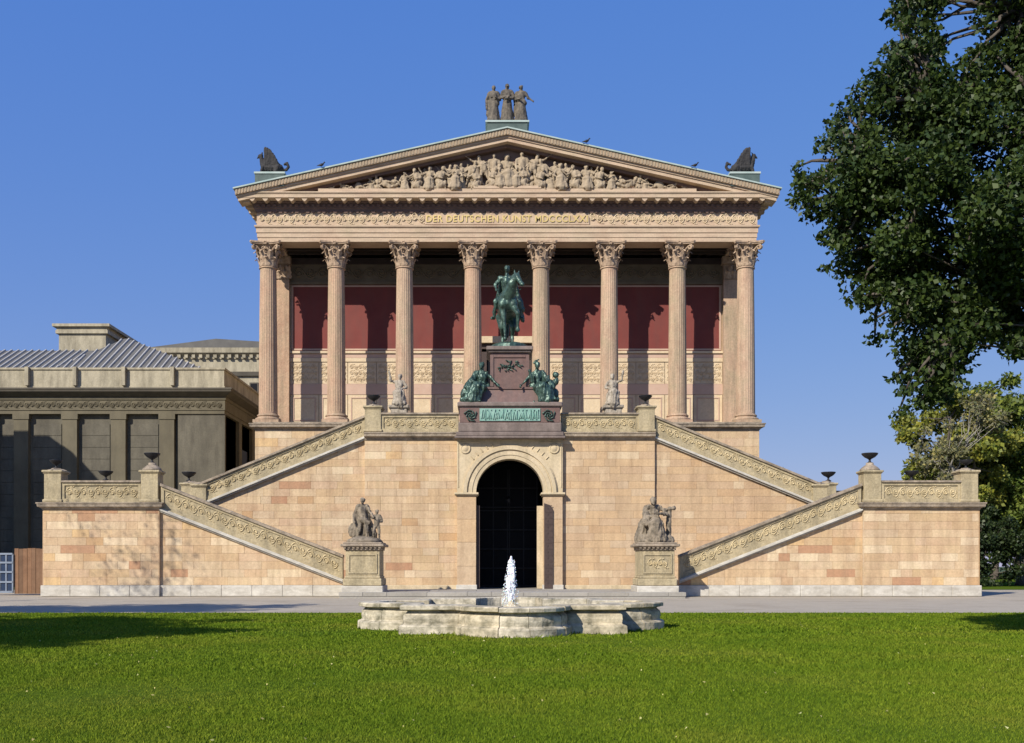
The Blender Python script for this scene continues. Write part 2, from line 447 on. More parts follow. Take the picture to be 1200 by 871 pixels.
def ashlar(parent, poly, y, seed, m, course=0.42, widths=(0.6, 0.9, 1.2, 1.5, 1.8), z0=None, depth=0.12, name='stone', flip=False):
    """blocks of one wall face at depth y; poly convex CCW in (x,z)"""
    rnd = random.Random(seed)
    zs = [p[1] for p in poly]; xs = [p[0] for p in poly]
    zb = min(zs) if z0 is None else z0
    edges = []
    for i in range(len(poly)):
        (x0, za), (x1, zc) = poly[i], poly[(i + 1) % len(poly)]
        L = math.hypot(x1 - x0, zc - za)
        edges.append(((zc - za) / L, -(x1 - x0) / L, ((zc - za) * x0 - (x1 - x0) * za) / L))
    base = wloc(parent)
    nrow = math.ceil((max(zs) - zb) / course - 0.15)
    cnt = 0
    for r in range(nrow):
        za = zb + r * course
        zc = za + course
        if r == nrow - 1: zc = max(zs)
        x = min(xs) - (rnd.choice(widths) * 0.5 if r % 2 else 0)
        while x < max(xs) - 1e-4:
            w = rnd.choice(widths)
            x2 = x + w
            if max(xs) - x2 < 0.3: x2 = max(xs)
            rect = [(x, za), (x2, za), (x2, zc), (x, zc)]
            q = rect
            for a, b, c in edges:
                q = clip(q, a, b, c)
                if len(q) < 3: break
            xa = x; x = x2
            if len(q) < 3 or area(q) < 0.02: continue
            dy = rnd.choice((0, 0, 0.006, -0.006, 0.01))
            if len(q) == 4 and abs(area(q) - (q[2][0] - q[0][0]) * (zc - za)) < 1e-4:
                w2, h2 = round(q[2][0] - q[0][0], 3), round(zc - za, 3)
                ox, oz = min(p[0] for p in q), za
                key = (w2, h2, m.name)
                if key not in BC:
                    BC[key] = block_mesh([(0, 0), (w2, 0), (w2, h2), (0, h2)], m, depth)
                me = BC[key]
            else:
                ox, oz = q[0]
                me = block_mesh([(px - ox, pz - oz) for px, pz in q], m, depth)
                if me is None: continue
            link(name, me, parent, (ox - base[0], y + dy - base[1], oz - base[2]))
            cnt += 1
    return cnt
def block_mesh(poly, m, depth, j=0.003, bev=0.005):
    a = inset(poly, j); b = inset(poly, j + bev)
    if len(a) < 3 or len(a) != len(b):
        if len(a) < 3: return None
        b = a
    n = len(a)
    vs = [(x, 0, z) for x, z in b] + [(x, bev, z) for x, z in a] + [(x, depth, z) for x, z in a]
    fs = [tuple(range(n))]
    for k in (0, n):
        for i in range(n):
            jj = (i + 1) % n
            fs.append((k + i, k + n + i, k + n + jj, k + jj))
    mb = MB(); mb.v = vs; mb.f = fs
    return mb.mesh("stone", m)

# ---- sculpting: limbs and masses fused by a voxel remesh into one continuous surface
def capsule(mb, a, b, ra, rb, seg=10):
    a, b = Vector(a), Vector(b)
    d = b - a
    L = d.length
    if L < 1e-6: d = Vector((0, 0, 1))
    d = d.normalized()
    u = d.orthogonal().normalized(); w = d.cross(u)
    rings = [(a - d * ra * 0.95, ra * 0.2), (a - d * ra * 0.7, ra * 0.7), (a, ra), (b, rb), (b + d * rb * 0.7, rb * 0.7), (b + d * rb * 0.95, rb * 0.2)]
    vs = []
    for c, r in rings:
        for k in range(seg):
            t = 2 * math.pi * k / seg
            vs.append(c + (u * math.cos(t) + w * math.sin(t)) * r)
    fs = []
    for i in range(5):
        for k in range(seg):
            j = (k + 1) % seg
            fs.append((i * seg + k, i * seg + j, i * seg + seg + j, i * seg + seg + k))
    fs.append(tuple(range(seg - 1, -1, -1))); fs.append(tuple(range(5 * seg, 6 * seg)))
    mb.add(vs, fs)
def ellipsoid(mb, c, r, rot=(0, 0, 0), seg=12, rings=7):
    from mathutils import Euler
    q = Euler(rot).to_matrix()
    vs = []
    for i in range(1, rings):
        p = math.pi * i / rings
        for k in range(seg):
            t = 2 * math.pi * k / seg
            v = q @ Vector((r[0] * math.sin(p) * math.cos(t), r[1] * math.sin(p) * math.sin(t), -r[2] * math.cos(p)))
            vs.append(v + Vector(c))
    n = rings - 1
    fs = []
    for i in range(n - 1):
        for k in range(seg):
            j = (k + 1) % seg
            fs.append((i * seg + k, i * seg + j, i * seg + seg + j, i * seg + seg + k))
    fs.append(tuple(range(seg - 1, -1, -1))); fs.append(tuple(range((n - 1) * seg, n * seg)))
    mb.add(vs, fs)
def sculpt(name, prims, m, parent=None, voxel=0.04, disp=0.015, fold=0.02, smooth=1, sc=1.0, loc=None, seed=0, mesh_only=False):
    mb = MB()
    for p in prims:
        if p[0] == 'c':
            capsule(mb, p[1], p[2], p[3], p[4])
        elif p[0] == 'e':
            ellipsoid(mb, p[1], p[2], p[3] if len(p) > 3 else (0, 0, 0))
        elif p[0] == 'b':
            mb.box(*p[1])
    me = mb.mesh("tmp", m)
    ob = bpy.data.objects.new("tmp", me)
    C.objects.link(ob)
    rm = ob.modifiers.new("r", 'REMESH'); rm.mode = 'VOXEL'; rm.voxel_size = voxel
    if smooth:
        sm = ob.modifiers.new("s", 'SMOOTH'); sm.factor = 0.5; sm.iterations = smooth
    dg = bpy.context.evaluated_depsgraph_get()
    e = ob.evaluated_get(dg)
    nm = bpy.data.meshes.new_from_object(e)
    nm.name = name
    bpy.data.objects.remove(ob); bpy.data.meshes.remove(me)
    for v in nm.vertices:
        p = v.co
        q = Vector((p.x * 9 + seed, p.y * 9, p.z * 2.2))
        q2 = Vector((p.x * 14, p.y * 14 + seed, p.z * 14))
        d = fold * noise.noise(q) * 1.6 + disp * noise.noise(q2)
        v.co = (p + v.normal * d) * sc
    nm.materials.clear(); nm.materials.append(m)
    nm.shade_smooth()
    if mesh_only:
        return nm
    return link(name, nm, parent, loc or (0, 0, 0))

STAND = dict(pel=(0, 0, .95), che=(0, 0, 1.3), nec=(0, 0, 1.48), hed=(0, -.01, 1.65),
             sl=(-.2, 0, 1.42), el=(-.29, .02, 1.12), hl=(-.25, -.16, .92), sr=(.2, 0, 1.42), er=(.29, .02, 1.12), hr=(.25, -.16, .92),
             pl=(-.1, 0, .92), kl=(-.12, -.05, .5), al=(-.12, 0, .08), pr=(.1, 0, .92), kr=(.13, -.09, .5), ar=(.13, .02, .08))
def human(P=None, robe=None, fat=1.0, hair=True, wings=False):
    J = dict(STAND)
    if P: J.update(P)
    J = {k: Vector(v) for k, v in J.items()}
    o = []
    c = lambda a, b, ra, rb: o.append(('c', a, b, ra * fat, rb * fat))
    c(J['pel'], J['che'], .155, .165)
    o.append(('e', J['pel'], (.18 * fat, .14 * fat, .14)))
    o.append(('e', (J['che'] + J['nec'] * .0), (.19 * fat, .13 * fat, .17)))
    c(J['sl'] * .8 + J['nec'] * .2, J['sr'] * .8 + J['nec'] * .2, .085, .085)
    c(J['che'], J['nec'], .12, .065)
    c(J['nec'], J['hed'], .058, .058)
    h = J['hed']
    o.append(('e', h, (.082, .1, .12)))
    o.append(('e', h + Vector((0, -.1, -.01)), (.018, .025, .03)))          # nose
    o.append(('e', h + Vector((0, -.08, -.085)), (.035, .035, .03)))        # chin
    if hair:
        o.append(('e', h + Vector((0, .03, .035)), (.1, .105, .11)))
    for s in 'lr':
        c(J['s' + s], J['e' + s], .07, .052)
        c(J['e' + s], J['h' + s], .052, .036)
        d = (J['h' + s] - J['e' + s]).normalized()
        side = d.cross(Vector((0, 1, 0.2))).normalized()
        w = J['h' + s]
        c(w, w + d * .08, .036, .04)
        for k in (-1.5, -.5, .5, 1.5):
            b = w + d * .1 + side * .018 * k
            c(b, b + d * (.075 - .01 * abs(k)) + Vector((0, -.015, -.01)), .012, .009)
        c(w + d * .02 + side * .03, w + d * .07 + side * .065, .014, .011)
        c(J['p' + s], J['k' + s], .1, .07)
        c(J['k' + s], J['a' + s], .068, .045)
        f = J['a' + s]
        o.append(('c', f + Vector((0, .02, -.03)), f + Vector((.01 if s == 'r' else -.01, -.17, -.045)), .045, .035))
    if robe:
        hem = robe.get('hem', .1); w = robe.get('w', .26)
        mid = (J['al'] + J['ar']) / 2
        knee = (J['kl'] + J['kr']) / 2
        seated = robe.get('seated', False)
        if not seated:
            bot = Vector((mid.x, mid.y, hem + .1))
            c(J['pel'], bot, .17, w)
        for i in range(9):
            a = math.pi * (i / 8)
            ox = -math.cos(a)
            oy = -math.sin(a) * .7
            top = (J['pel'] if not seated else knee) + Vector((ox * .15, oy * .14, 0))
            bt = Vector((mid.x, mid.y, 0)) + Vector((ox * w * 1.05, oy * w, hem))
            o.append(('c', top, bt, .045, .06))
        if seated:
            c(J['pel'], knee, .2, .2)
            c(knee, Vector((mid.x, mid.y, hem)), .18, w)
        if robe.get('shawl'):
            c(J['sl'], J['pel'] + Vector((.17, -.06, 0)), .075, .1)
            c(J['sl'] + Vector((0, .1, 0)), J['kl'] + Vector((-.1, .12, 0)), .1, .12)
    return o
def xfp(pr, dx=0, dy=0, dz=0, s=1, mx=1, rot=0, lean=0):
    """move, scale, mirror and turn a list of limbs"""
    out = []
    cr, sr = math.cos(rot), math.sin(rot)
    cl, sl = math.cos(lean), math.sin(lean)
    def f(p):
        x, y, z = p[0] * s * mx, p[1] * s, p[2] * s
        x, z = x * cl + z * sl, -x * sl + z * cl
        x, y = x * cr - y * sr, x * sr + y * cr
        return Vector((x + dx, y + dy, z + dz))
    for p in pr:
        if p[0] == 'c': out.append(('c', f(p[1]), f(p[2]), p[3] * s, p[4] * s))
        elif p[0] == 'e':
            e = p[3] if len(p) > 3 else (0, 0, 0)
            out.append(('e', f(p[1]), tuple(r * s for r in p[2]), (e[0], e[1] * mx + lean, e[2] * mx + rot)))
    return out

# ---- carved running scroll, length along x, centred on z, standing proud of y=0 toward -y
def scroll(mb, x0, x1, zc, h, y, slope=0.0, period=None, r=0.022, big=True):
    per = period or h * 1.5
    n = max(1, round((x1 - x0) / per)); per = (x1 - x0) / n
    A = h * 0.34
    pts = []
    for i in range(n * 8 + 1):
        t = i / 8
        pts.append((x0 + t * per, y, zc + A * math.sin(2 * math.pi * t)))
    st = len(mb.v)
    mb.tube(pts, r, 4)
    for i in range(n * 2):
        up = 1 if i % 2 == 0 else -1
        cx = x0 + (i + 0.5) * per / 2
        cz = zc - up * 0 + (-up) * A * 0.12
        R0 = min(h * 0.3, per * 0.22)
        sp = []
        for k in range(12):
            a = -math.pi * 0.1 + k / 11 * math.pi * 3
            rr = R0 * (1 - 0.8 * k / 11)
            sp.append((cx + rr * math.cos(a), y - 0.012, cz + up * rr * math.sin(a)))
        mb.tube(sp, [r * 0.95] * 6 + [r * 1.1] * 6, 4)
        # flower at the heart and a leaf off the stem
        mb.add([(cx + R0 * .38 * math.cos(t), y - .01, cz + R0 * .38 * math.sin(t)) for t in [j * math.pi / 3 for j in range(6)]] + [(cx, y - 0.05, cz)],
               [(j, (j + 1) % 6, 6) for j in range(6)])
        lx, lz = cx + per * 0.2, zc + up * A * 0.9
        for sg in (-1, 1):
            mb.add([(lx, y - .01, lz), (lx + .07 * sg, y - .03, lz + up * .03), (lx + .13 * sg, y - .01, lz + up * h * .1), (lx + .03 * sg, y - .02, lz + up * h * .12)], [(0, 1, 2, 3)])
    if slope:
        mb.xf(lambda a, b, c: (a, b, c + slope * (a - x0)), st)
    return mb

# ------------------------------------------------------------ ground
LAWN_D = 34.9
struct('ground', MB().add([(-600, -60, -0.06), (700, -60, -0.06), (700, 1500, -0.06), (-600, 1500, -0.06)], [(0, 1, 2, 3)]), M['ground'])
struct('path', MB().add([(-70, 33, -0.03), (80, 33, -0.03), (80, 69, -0.03), (-70, 69, -0.03)], [(0, 1, 2, 3)]), M['gravel'])
FX, FY, FH = -0.56, 26.6, 2.6       # fountain centre and half side
def in_fountain(x, y, grow=0.0):
    dx, dy = np.abs(x - FX), np.abs(y - FY)
    r = 1.3 + grow
    return ((dx < FH + grow) & (dy < FH + grow)) | (np.hypot(dx - FH, dy) < r) | (np.hypot(dx, dy - FH) < r)
nx, ny = 90, 60
lv, lf = [], []
for j in range(ny + 1):
    yy = -12 + (LAWN_D + 12) * j / ny
    for i in range(nx + 1):
        xx = -45 + 100 * i / nx
        z = 0.03 * noise.noise(Vector((xx * .25, yy * .25, 0))) - 0.01 if 0 < j < ny else (0.0 if j else -.02)
        lv.append((xx, yy, z - 0.005))
for j in range(ny):
    for i in range(nx):
        a = j * (nx + 1) + i
        lf.append((a, a + 1, a + nx + 2, a + nx + 1))
lm = MB(); lm.v = lv; lm.f = lf
struct('lawn', lm, M['earth'])
def grass():
    rs = np.random.RandomState(4)
    out = []
    for y0, y1, dens, hh, ww in ((8.3, 12, 3400, .022, .0065), (12, 16, 1900, .027, .009), (16, 23, 850, .034, .014), (23, 35.05, 300, .04, .024)):
        xa = (-575 - 20) / 1200 * y1 + CX; xb = (625 + 20) / 1200 * y1 + CX
        n = int((xb - xa) * (y1 - y0) * dens)
        x = rs.uniform(xa, xb, n); y = rs.uniform(y0, y1, n) + (rs.uniform(-1.2, 1.2, n) if y1 < 30 else rs.uniform(-1.2, 0, n))
        if y1 > 30:
            y = np.minimum(y, LAWN_D + 0.12 * np.sin(x * 1.7) * rs.rand(n))
        keep = (~in_fountain(x, y, -0.02)) & (np.abs((x - CX) / y * 1200 + 25 - 25) < 700)
        k2 = ((x - CX) / y > -.5) & ((x - CX) / y < .54)
        x, y = x[keep & k2], y[keep & k2]
        n = len(x)
        pn = np.array([noise.noise(Vector((a * .9, b * .9, 3))) for a, b in zip(x[::40], y[::40])])
        pn = np.repeat(pn, 40)[:n]
        h = hh * (0.6 + 0.7 * rs.rand(n)) 
        near = in_fountain(x, y, 0.12)
        h = np.where(near, h * 2.0, h)
        w = ww * (0.7 + 0.6 * rs.rand(n))
        a = rs.uniform(0, 2 * np.pi, n)
        t = rs.uniform(0, 2 * np.pi, n); le = h * rs.uniform(0.2, 1.6, n)
        z0 = np.zeros(n) - 0.02
        p0 = np.stack([x - np.cos(a) * w, y - np.sin(a) * w, z0], 1)
        p1 = np.stack([x + np.cos(a) * w, y + np.sin(a) * w, z0], 1)
        p2 = np.stack([x + np.cos(t) * le, y + np.sin(t) * le, z0 + h + 0.012], 1)
        out.append(np.stack([p0, p1, p2], 1).reshape(-1, 3))
    return np.concatenate(out)
def tri_mesh(name, V, k, m):
    """V: (n*k,3) loose polygons of k corners"""
    n = len(V) // k
    me = bpy.data.meshes.new(name)
    me.vertices.add(n * k); me.vertices.foreach_set('co', V.astype(np.float32).ravel())
    me.loops.add(n * k); me.loops.foreach_set('vertex_index', np.arange(n * k, dtype=np.int32))
    me.polygons.add(n); me.polygons.foreach_set('loop_start', np.arange(0, n * k, k, dtype=np.int32))
    me.materials.append(m)
    me.update()
    me.validate()
    return me
tag(link('grass', tri_mesh('grass', grass(), 3, M['blade'])), 'short bright green mown grass of the wide lawn', 'grass', kind='stuff')

# fallen leaves and clover heads scattered on the grass
def litter():
    rs = np.random.RandomState(77)
    n = 260
    y = 8.6 + 26 * rs.rand(n) ** 1.3; x = CX + y * rs.uniform(-.49, .53, n)
    k = ~in_fountain(x, y, .1); x, y = x[k], y[k]; n = len(x)
    a = rs.uniform(0, 6.28, n); s_ = rs.uniform(.006, .017, n)
    q = []
    for j in range(4):
        t = a + j * 1.57
        q.append(np.stack([x + np.cos(t) * s_ * (1.5 if j % 2 else 1), y + np.sin(t) * s_, .022 + .012 * rs.rand(n) + .006 * j], 1))
    return np.stack(q, 1).reshape(-1, 3)
tag(link('fallen_leaves', tri_mesh('fallen_leaves', litter(), 4, M['litter'])), 'tiny pale fallen leaves and clover heads strewn over the lawn', 'leaves', kind='stuff')

# forecourt in front of the archway, raised one low step
fc = struct('forecourt', MB().box(-8.6, 8.6, 50.9, 57.9, -0.1, 0.235), M['paving'])
k = 0
rnd = random.Random(3)
pavers = {}
for r in range(5):
    y0 = 50.86 + r * 1.41
    x = -8.64
    while x < 8.6:
        w = min(rnd.choice((1.2, 1.6, 2.0)), 8.64 - x)
        if w < 0.2: break
        key = round(w, 2)
        if key not in pavers:
            pavers[key] = MB().bbox(0.006, w - 0.006, 0.006, 1.404, 0, 0.2, 0.012).mesh('paving_slab', M['paving'])
        link('paving_slab', pavers[key], fc, (x, y0, 0.07 + 0.003 * rnd.random()))
        x += w

# ------------------------------------------------------------ central gateway terrace
D0, D1 = 58.0, 54.0
gate = thing('gateway_terrace', 'pinkish sandstone terrace wall with the tall round arched gateway in its middle', 'terrace', (0, 58, 0))
TW = 8.22                                   # half width of the terrace wall
ZB = 8.72                                   # underside of the terrace cornice
def gpart(mb, name, m, smooth=False): return mb.build(name, m, gate, smooth)
for s in (-1, 1):
    b = MB(); xa, xb = sorted((s * 2.98, s * TW)); b.box(xa, xb, 58.1, 58.9, 0, ZB)
    gpart(b, 'wall_core', M['joint'])
    ashlar(gate, [(xa, .5), (xb, .5), (xb, ZB), (xa, ZB)], 58.0, 11 + s, M['ashlar'] if s < 0 else M['ashlar_even'], depth=.12)
    gpart(MB().bbox(xa + .02, xb + .05 * max(0, s), 57.93, 58.3, 0.1, 0.5, .03), 'base_course', M['portal'])
# sides and top of the terrace
gpart(MB().box(-TW + .05, -TW + .5, 58.9, 67, 0, ZB).box(TW - .5, TW - .05, 58.9, 67, 0, ZB), 'side_wall', M['ashlar'])
gpart(MB().box(-TW + .1, TW - .1, 58.4, 67.0, ZB + .02, 9.02), 'terrace_floor', M['paving'])
# arched portal
AR, SPR, PY = 1.9, 5.72, 57.72
def arch_poly_mesh(mb, r0, r1, y0, y1, seg=28):
    vs = []
    for i in range(seg + 1):
        a = math.pi * i / seg
        for r in (r0, r1):
            for y in (y0, y1):
                vs.append((-math.cos(a) * r, y, SPR + math.sin(a) * r))
    fs = []
    for i in range(seg):
        a = i * 4; b = a + 4
        fs += [(a, a + 2, b + 2, b), (a + 1, b + 1, b + 3, a + 3), (a, b, b + 1, a + 1), (a + 2, a + 3, b + 3, b + 2)]
    mb.add(vs, fs)
def spandrel(mb, R1, X, Z, y0, y1, seg=28):
    """wall between the arch and a rectangular frame"""
    pin, pout = [], []
    for i in range(seg + 1):
        a = math.pi * i / seg
        x, z = -math.cos(a) * R1, SPR + math.sin(a) * R1
        pin.append((x, z))
        ca, sa = -math.cos(a), math.sin(a)
        t = min(X / max(abs(ca), 1e-6), (Z - SPR) / max(sa, 1e-6))
        pout.append((ca * t, SPR + sa * t))
    for i in range(seg):
        q = [pin[i], pin[i + 1], pout[i + 1], pout[i]]
        if area(q) < 0: q.reverse()
        mb.prism(q, y0, y1)
    for s in (-1, 1):          # fill the two upper corners
        i = next(k for k in range(seg + 1) if pout[k][1] > Z - 1e-6)
        q = [pout[i - 1] if pout[i-1][1] < Z else pout[i], (-X, Z), pout[i]]
        q = [(s * -p[0], p[1]) for p in q]
        if abs(area(q)) > 1e-5:
            if area(q) < 0: q.reverse()
            mb.prism(q, y0, y1)
spb = MB(); spandrel(spb, 2.5, 2.98, ZB, PY, 58.6)
gpart(spb, 'spandrel', M['portal'])
b = MB()
for r0, r1, y in ((AR, 2.12, 57.66), (2.12, 2.34, 57.62), (2.34, 2.42, 57.66), (2.42, 2.62, 57.56), (2.62, 2.68, 57.64)):
    arch_poly_mesh(b, r0, r1 - .004, y, 58.6)
gpart(b, 'archivolt', M['portal'])
for s in (-1, 1):
    xa, xb = sorted((s * 1.9, s * 2.98))
    zz = .27
    for k, hgt in enumerate((1.3, 1.35, 1.3, 1.32)):   # the jamb stones of each pier
        gpart(MB().bbox(xa, xb, PY + .0 + .002 * k, 58.7, zz + (.0), zz + hgt - .008, .012), 'pier_stone', M['ashlar_even'])
        zz += hgt
    gpart(MB().bbox(xa - .08, xb + .08, PY - .1, 58.75, zz, SPR - .1, .02).bbox(xa - .14, xb + .14, PY - .17, 58.78, SPR - .12, SPR, .02), 'impost', M['portal'])
    gpart(MB().bbox(xa - .05, xb + .05, PY - .08, 58.72, .2, .52, .02), 'pier_base', M['plinth'])
    r_ = MB()
    r_.lathe([(.30, 0), (.30, .04), (.24, .07), (.22, .04), (.2, .04), (.12, .1), (.03, .12)], seg=18)
    r_.xf(lambda x, y, z: (x + s * 2.5, PY - z, y + 8.2))
    gpart(r_, 'roundel', M['portal'], True)
    t_ = MB()
    t_.tube([(s * 2.9, PY - .01, 6.0), (s * 2.9, PY - .01, 8.58), (s * 1.7, PY - .01, 8.58)], .035, 4)
    for q in range(5):
        a = .75 + q * .12
        t_.tube([(s * (2.75 * math.cos(a) + .02), PY - .01, SPR + 2.75 * math.sin(a)), (s * (2.86 * math.cos(a) + .1), PY - .03, SPR + 2.9 * math.sin(a) + .05)], [.05, .02], 4)
    gpart(t_, 'spandrel_carving', M['portal'])
# passage behind the arch
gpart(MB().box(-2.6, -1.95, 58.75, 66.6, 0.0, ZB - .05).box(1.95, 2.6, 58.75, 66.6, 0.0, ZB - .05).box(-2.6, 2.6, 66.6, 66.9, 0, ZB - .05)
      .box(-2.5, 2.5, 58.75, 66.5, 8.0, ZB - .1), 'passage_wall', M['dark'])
struct('passage_floor', MB().box(-1.93, 1.93, 57.9, 66.6, 0.0, 0.26), M['paving'])
# glazed iron door deep in the passage
gd = MB()
for x in (-1.85, -.95, -.06, .06, .95, 1.78): gd.box(x, x + .07, 63.9, 64.02, .27, 7.6)
for z in (.3, 1.4, 2.6, 3.8, 5.0, 5.2, 6.4): gd.box(-1.9, 1.9, 63.88, 64.04, z, z + .08)
gpart(gd, 'door_grille', M['iron'])
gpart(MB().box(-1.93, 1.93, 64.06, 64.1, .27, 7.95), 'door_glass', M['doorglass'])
gpart(MB().lathe([(.02, 0), (.16, .08), (.2, .3), (.1, .42), (.02, .5)], 0, 61.5, 5.3, 10).tube([(0, 61.5, 5.8), (0, 61.5, 8)], .012, 4), 'hanging_lantern', M['iron'])
# dark panel standing in for the shadow strip on the right pier; opened leaves inside
shade_panel = MB(); shade_panel.prism([(1.93, .3), (2.42, .3), (2.42, 4.75), (2.28, 5.0), (1.93, 5.12)], PY - .1, PY - .03)
leaf = gpart(shade_panel, 'door_leaf_and_shade', M['doorwood'])  # this one is the panel standing in for the shadow strip
rv = MB()
for z in np.arange(.6, 4.8, .35):
    rv.box(2.1, 2.16, PY - .13, PY - .1, z, z + .06).box(1.98, 2.38, PY - .115, PY - .1, z + .15, z + .19)
rv.build('shade_panel_rivets', M['doorwood'], leaf)
gpart(MB().box(-1.9, -1.7, 57.95, 58.05, .3, 5.0).box(-1.86, -1.8, 57.9, 57.96, .3, 5.0), 'door_leaf_and_shade', M['doorwood'])
gpart(MB().box(1.55, 1.9, 58.3, 58.36, .3, 5.0), 'door_leaf_and_shade', M['portal'])
# terrace cornice and balustrade
cp = [(0, 8.72), (.06, 8.72), (.1, 8.8), (.12, 8.84), (.28, 8.9), (.3, 9.02), (.34, 9.06), (.34, 9.12), (0, 9.16)]
for s in (-1, 1):
    xa, xb = (-TW, -2.98) if s < 0 else (2.98, TW)
    c_ = MB(); c_.sweep([(o, z) for o, z in cp], [(xa, 58.0), (xb, 58.0)] if s else 0, closed=False)
    gpart(c_, 'cornice', M['cornice'])
def parapet(parent, x0, x1, y0, y1, z0, z1, slope=0.0, m_=None, name='parapet'):
    """solid stone parapet with coping, base and a framed band of carved scroll on its front"""
    def sh(b): return b.xf(lambda x, y, z: (x, y, z + slope * (x - x0))) if slope else b
    h = z1 - z0
    m_ = m_ or M['buff']
    sh(MB().box(x0, x1, y0 + .09, y1, z0, z1 - .1)).build(name, m_, parent)
    f = MB()
    f.box(x0, x1, y0 + .02, y0 + .088, z0 + .0, z0 + .2)
    f.box(x0, x1, y0 + .02, y0 + .088, z1 - .26, z1 - .1)
    f.box(x0 + .002, x0 + .14, y0 + .022, y0 + .088, z0 + .2, z1 - .26).box(x1 - .14, x1 - .002, y0 + .022, y0 + .088, z0 + .2, z1 - .26)
    f.box(x0, x1, y0 - .03, y0 + .02, z0, z0 + .09)
    sh(f).build('panel_frame', m_, parent)
    sh(MB().box(x0 - .01, x1 + .01, y0 - .07, y1 + .07, z1 - .1, z1 - .05).box(x0 - .012, x1 + .012, y0 - .04, y1 + .04, z1 - .05, z1)).build('coping', M['cornice'], parent)
    sc_ = MB(); scroll(sc_, x0 + .2, x1 - .2, (z0 + z1) / 2 - .03, (h - .42), y0 + .08, 0, period=(h - .46) * 1.15, r=.034)
    sh(sc_).build('carved_scroll', M['buff_clean'], parent)
for s in (-1, 1):
    xa, xb = (-7.28, -2.9) if s < 0 else (2.9, 7.28)
    parapet(gate, xa, xb, 57.95, 58.35, 9.16, 10.26)
def post(parent, xc, yc, z0, z1, w=.9, cap='flat', m_=None):
    b = MB()
    b.bbox(xc - w / 2, xc + w / 2, yc - w / 2, yc + w / 2, z0, z1 - .2, .015)
    b.bbox(xc - w / 2 - .07, xc + w / 2 + .07, yc - w / 2 - .07, yc + w / 2 + .07, z0, z0 + .16, .03)
    b.bbox(xc - w / 2 - .04, xc + w / 2 + .04, yc - w / 2 - .04, yc + w / 2 + .04, z1 - .26, z1 - .2, .015)
    b.bbox(xc - w / 2 - .1, xc + w / 2 + .1, yc - w / 2 - .1, yc + w / 2 + .1, z1 - .2, z1 - .08, .03)
    o = b.build('post', m_ or M['buff'], parent)
    c = MB()
    if cap == 'dome':
        c.lathe([(w * .58, 0), (w * .56, .08), (w * .45, .18), (w * .3, .28), (w * .22, .32), (w * .22, .42)], xc, yc, z1 - .08, 20)
    else:
        c.lathe([(w * .66, 0), (w * .45, .08), (w * .3, .1), (w * .28, .14)], xc, yc, z1 - .08, 4)
    c.build('post_cap', M['cornice'], o, smooth=(cap == 'dome'))
for s in (-1, 1):
    post(gate, s * 7.74, 58.35, 9.16, 10.72, .92)
# portal cornice under the monument is part of the monument base

# ---- bowls on the posts
def urn_mesh(r=.42):
    return MB().lathe([(.17, 0), (.17, .05), (.07, .1), (.05, .2), (.1, .25), (.27, .34), (r * .93, .46), (r, .52), (r * 1.04, .54), (r * .97, .56), (r * .8, .5), (.1, .4)], seg=20).mesh('urn', M['iron'], True)
um = urn_mesh()
def urn(x, y, z, label, s=1.0):
    o = link('urn', um, None, (x, y, z)); o.scale = (s, s, s)
    tag(o, label, 'urn', 'dark metal bowls on the staircase posts')
urn(-7.74, 58.35, 10.78, 'dark bowl urn on the terrace post left of the monument', .9)
urn(7.74, 58.35, 10.78, 'dark bowl urn on the terrace post right of the monument', .9)

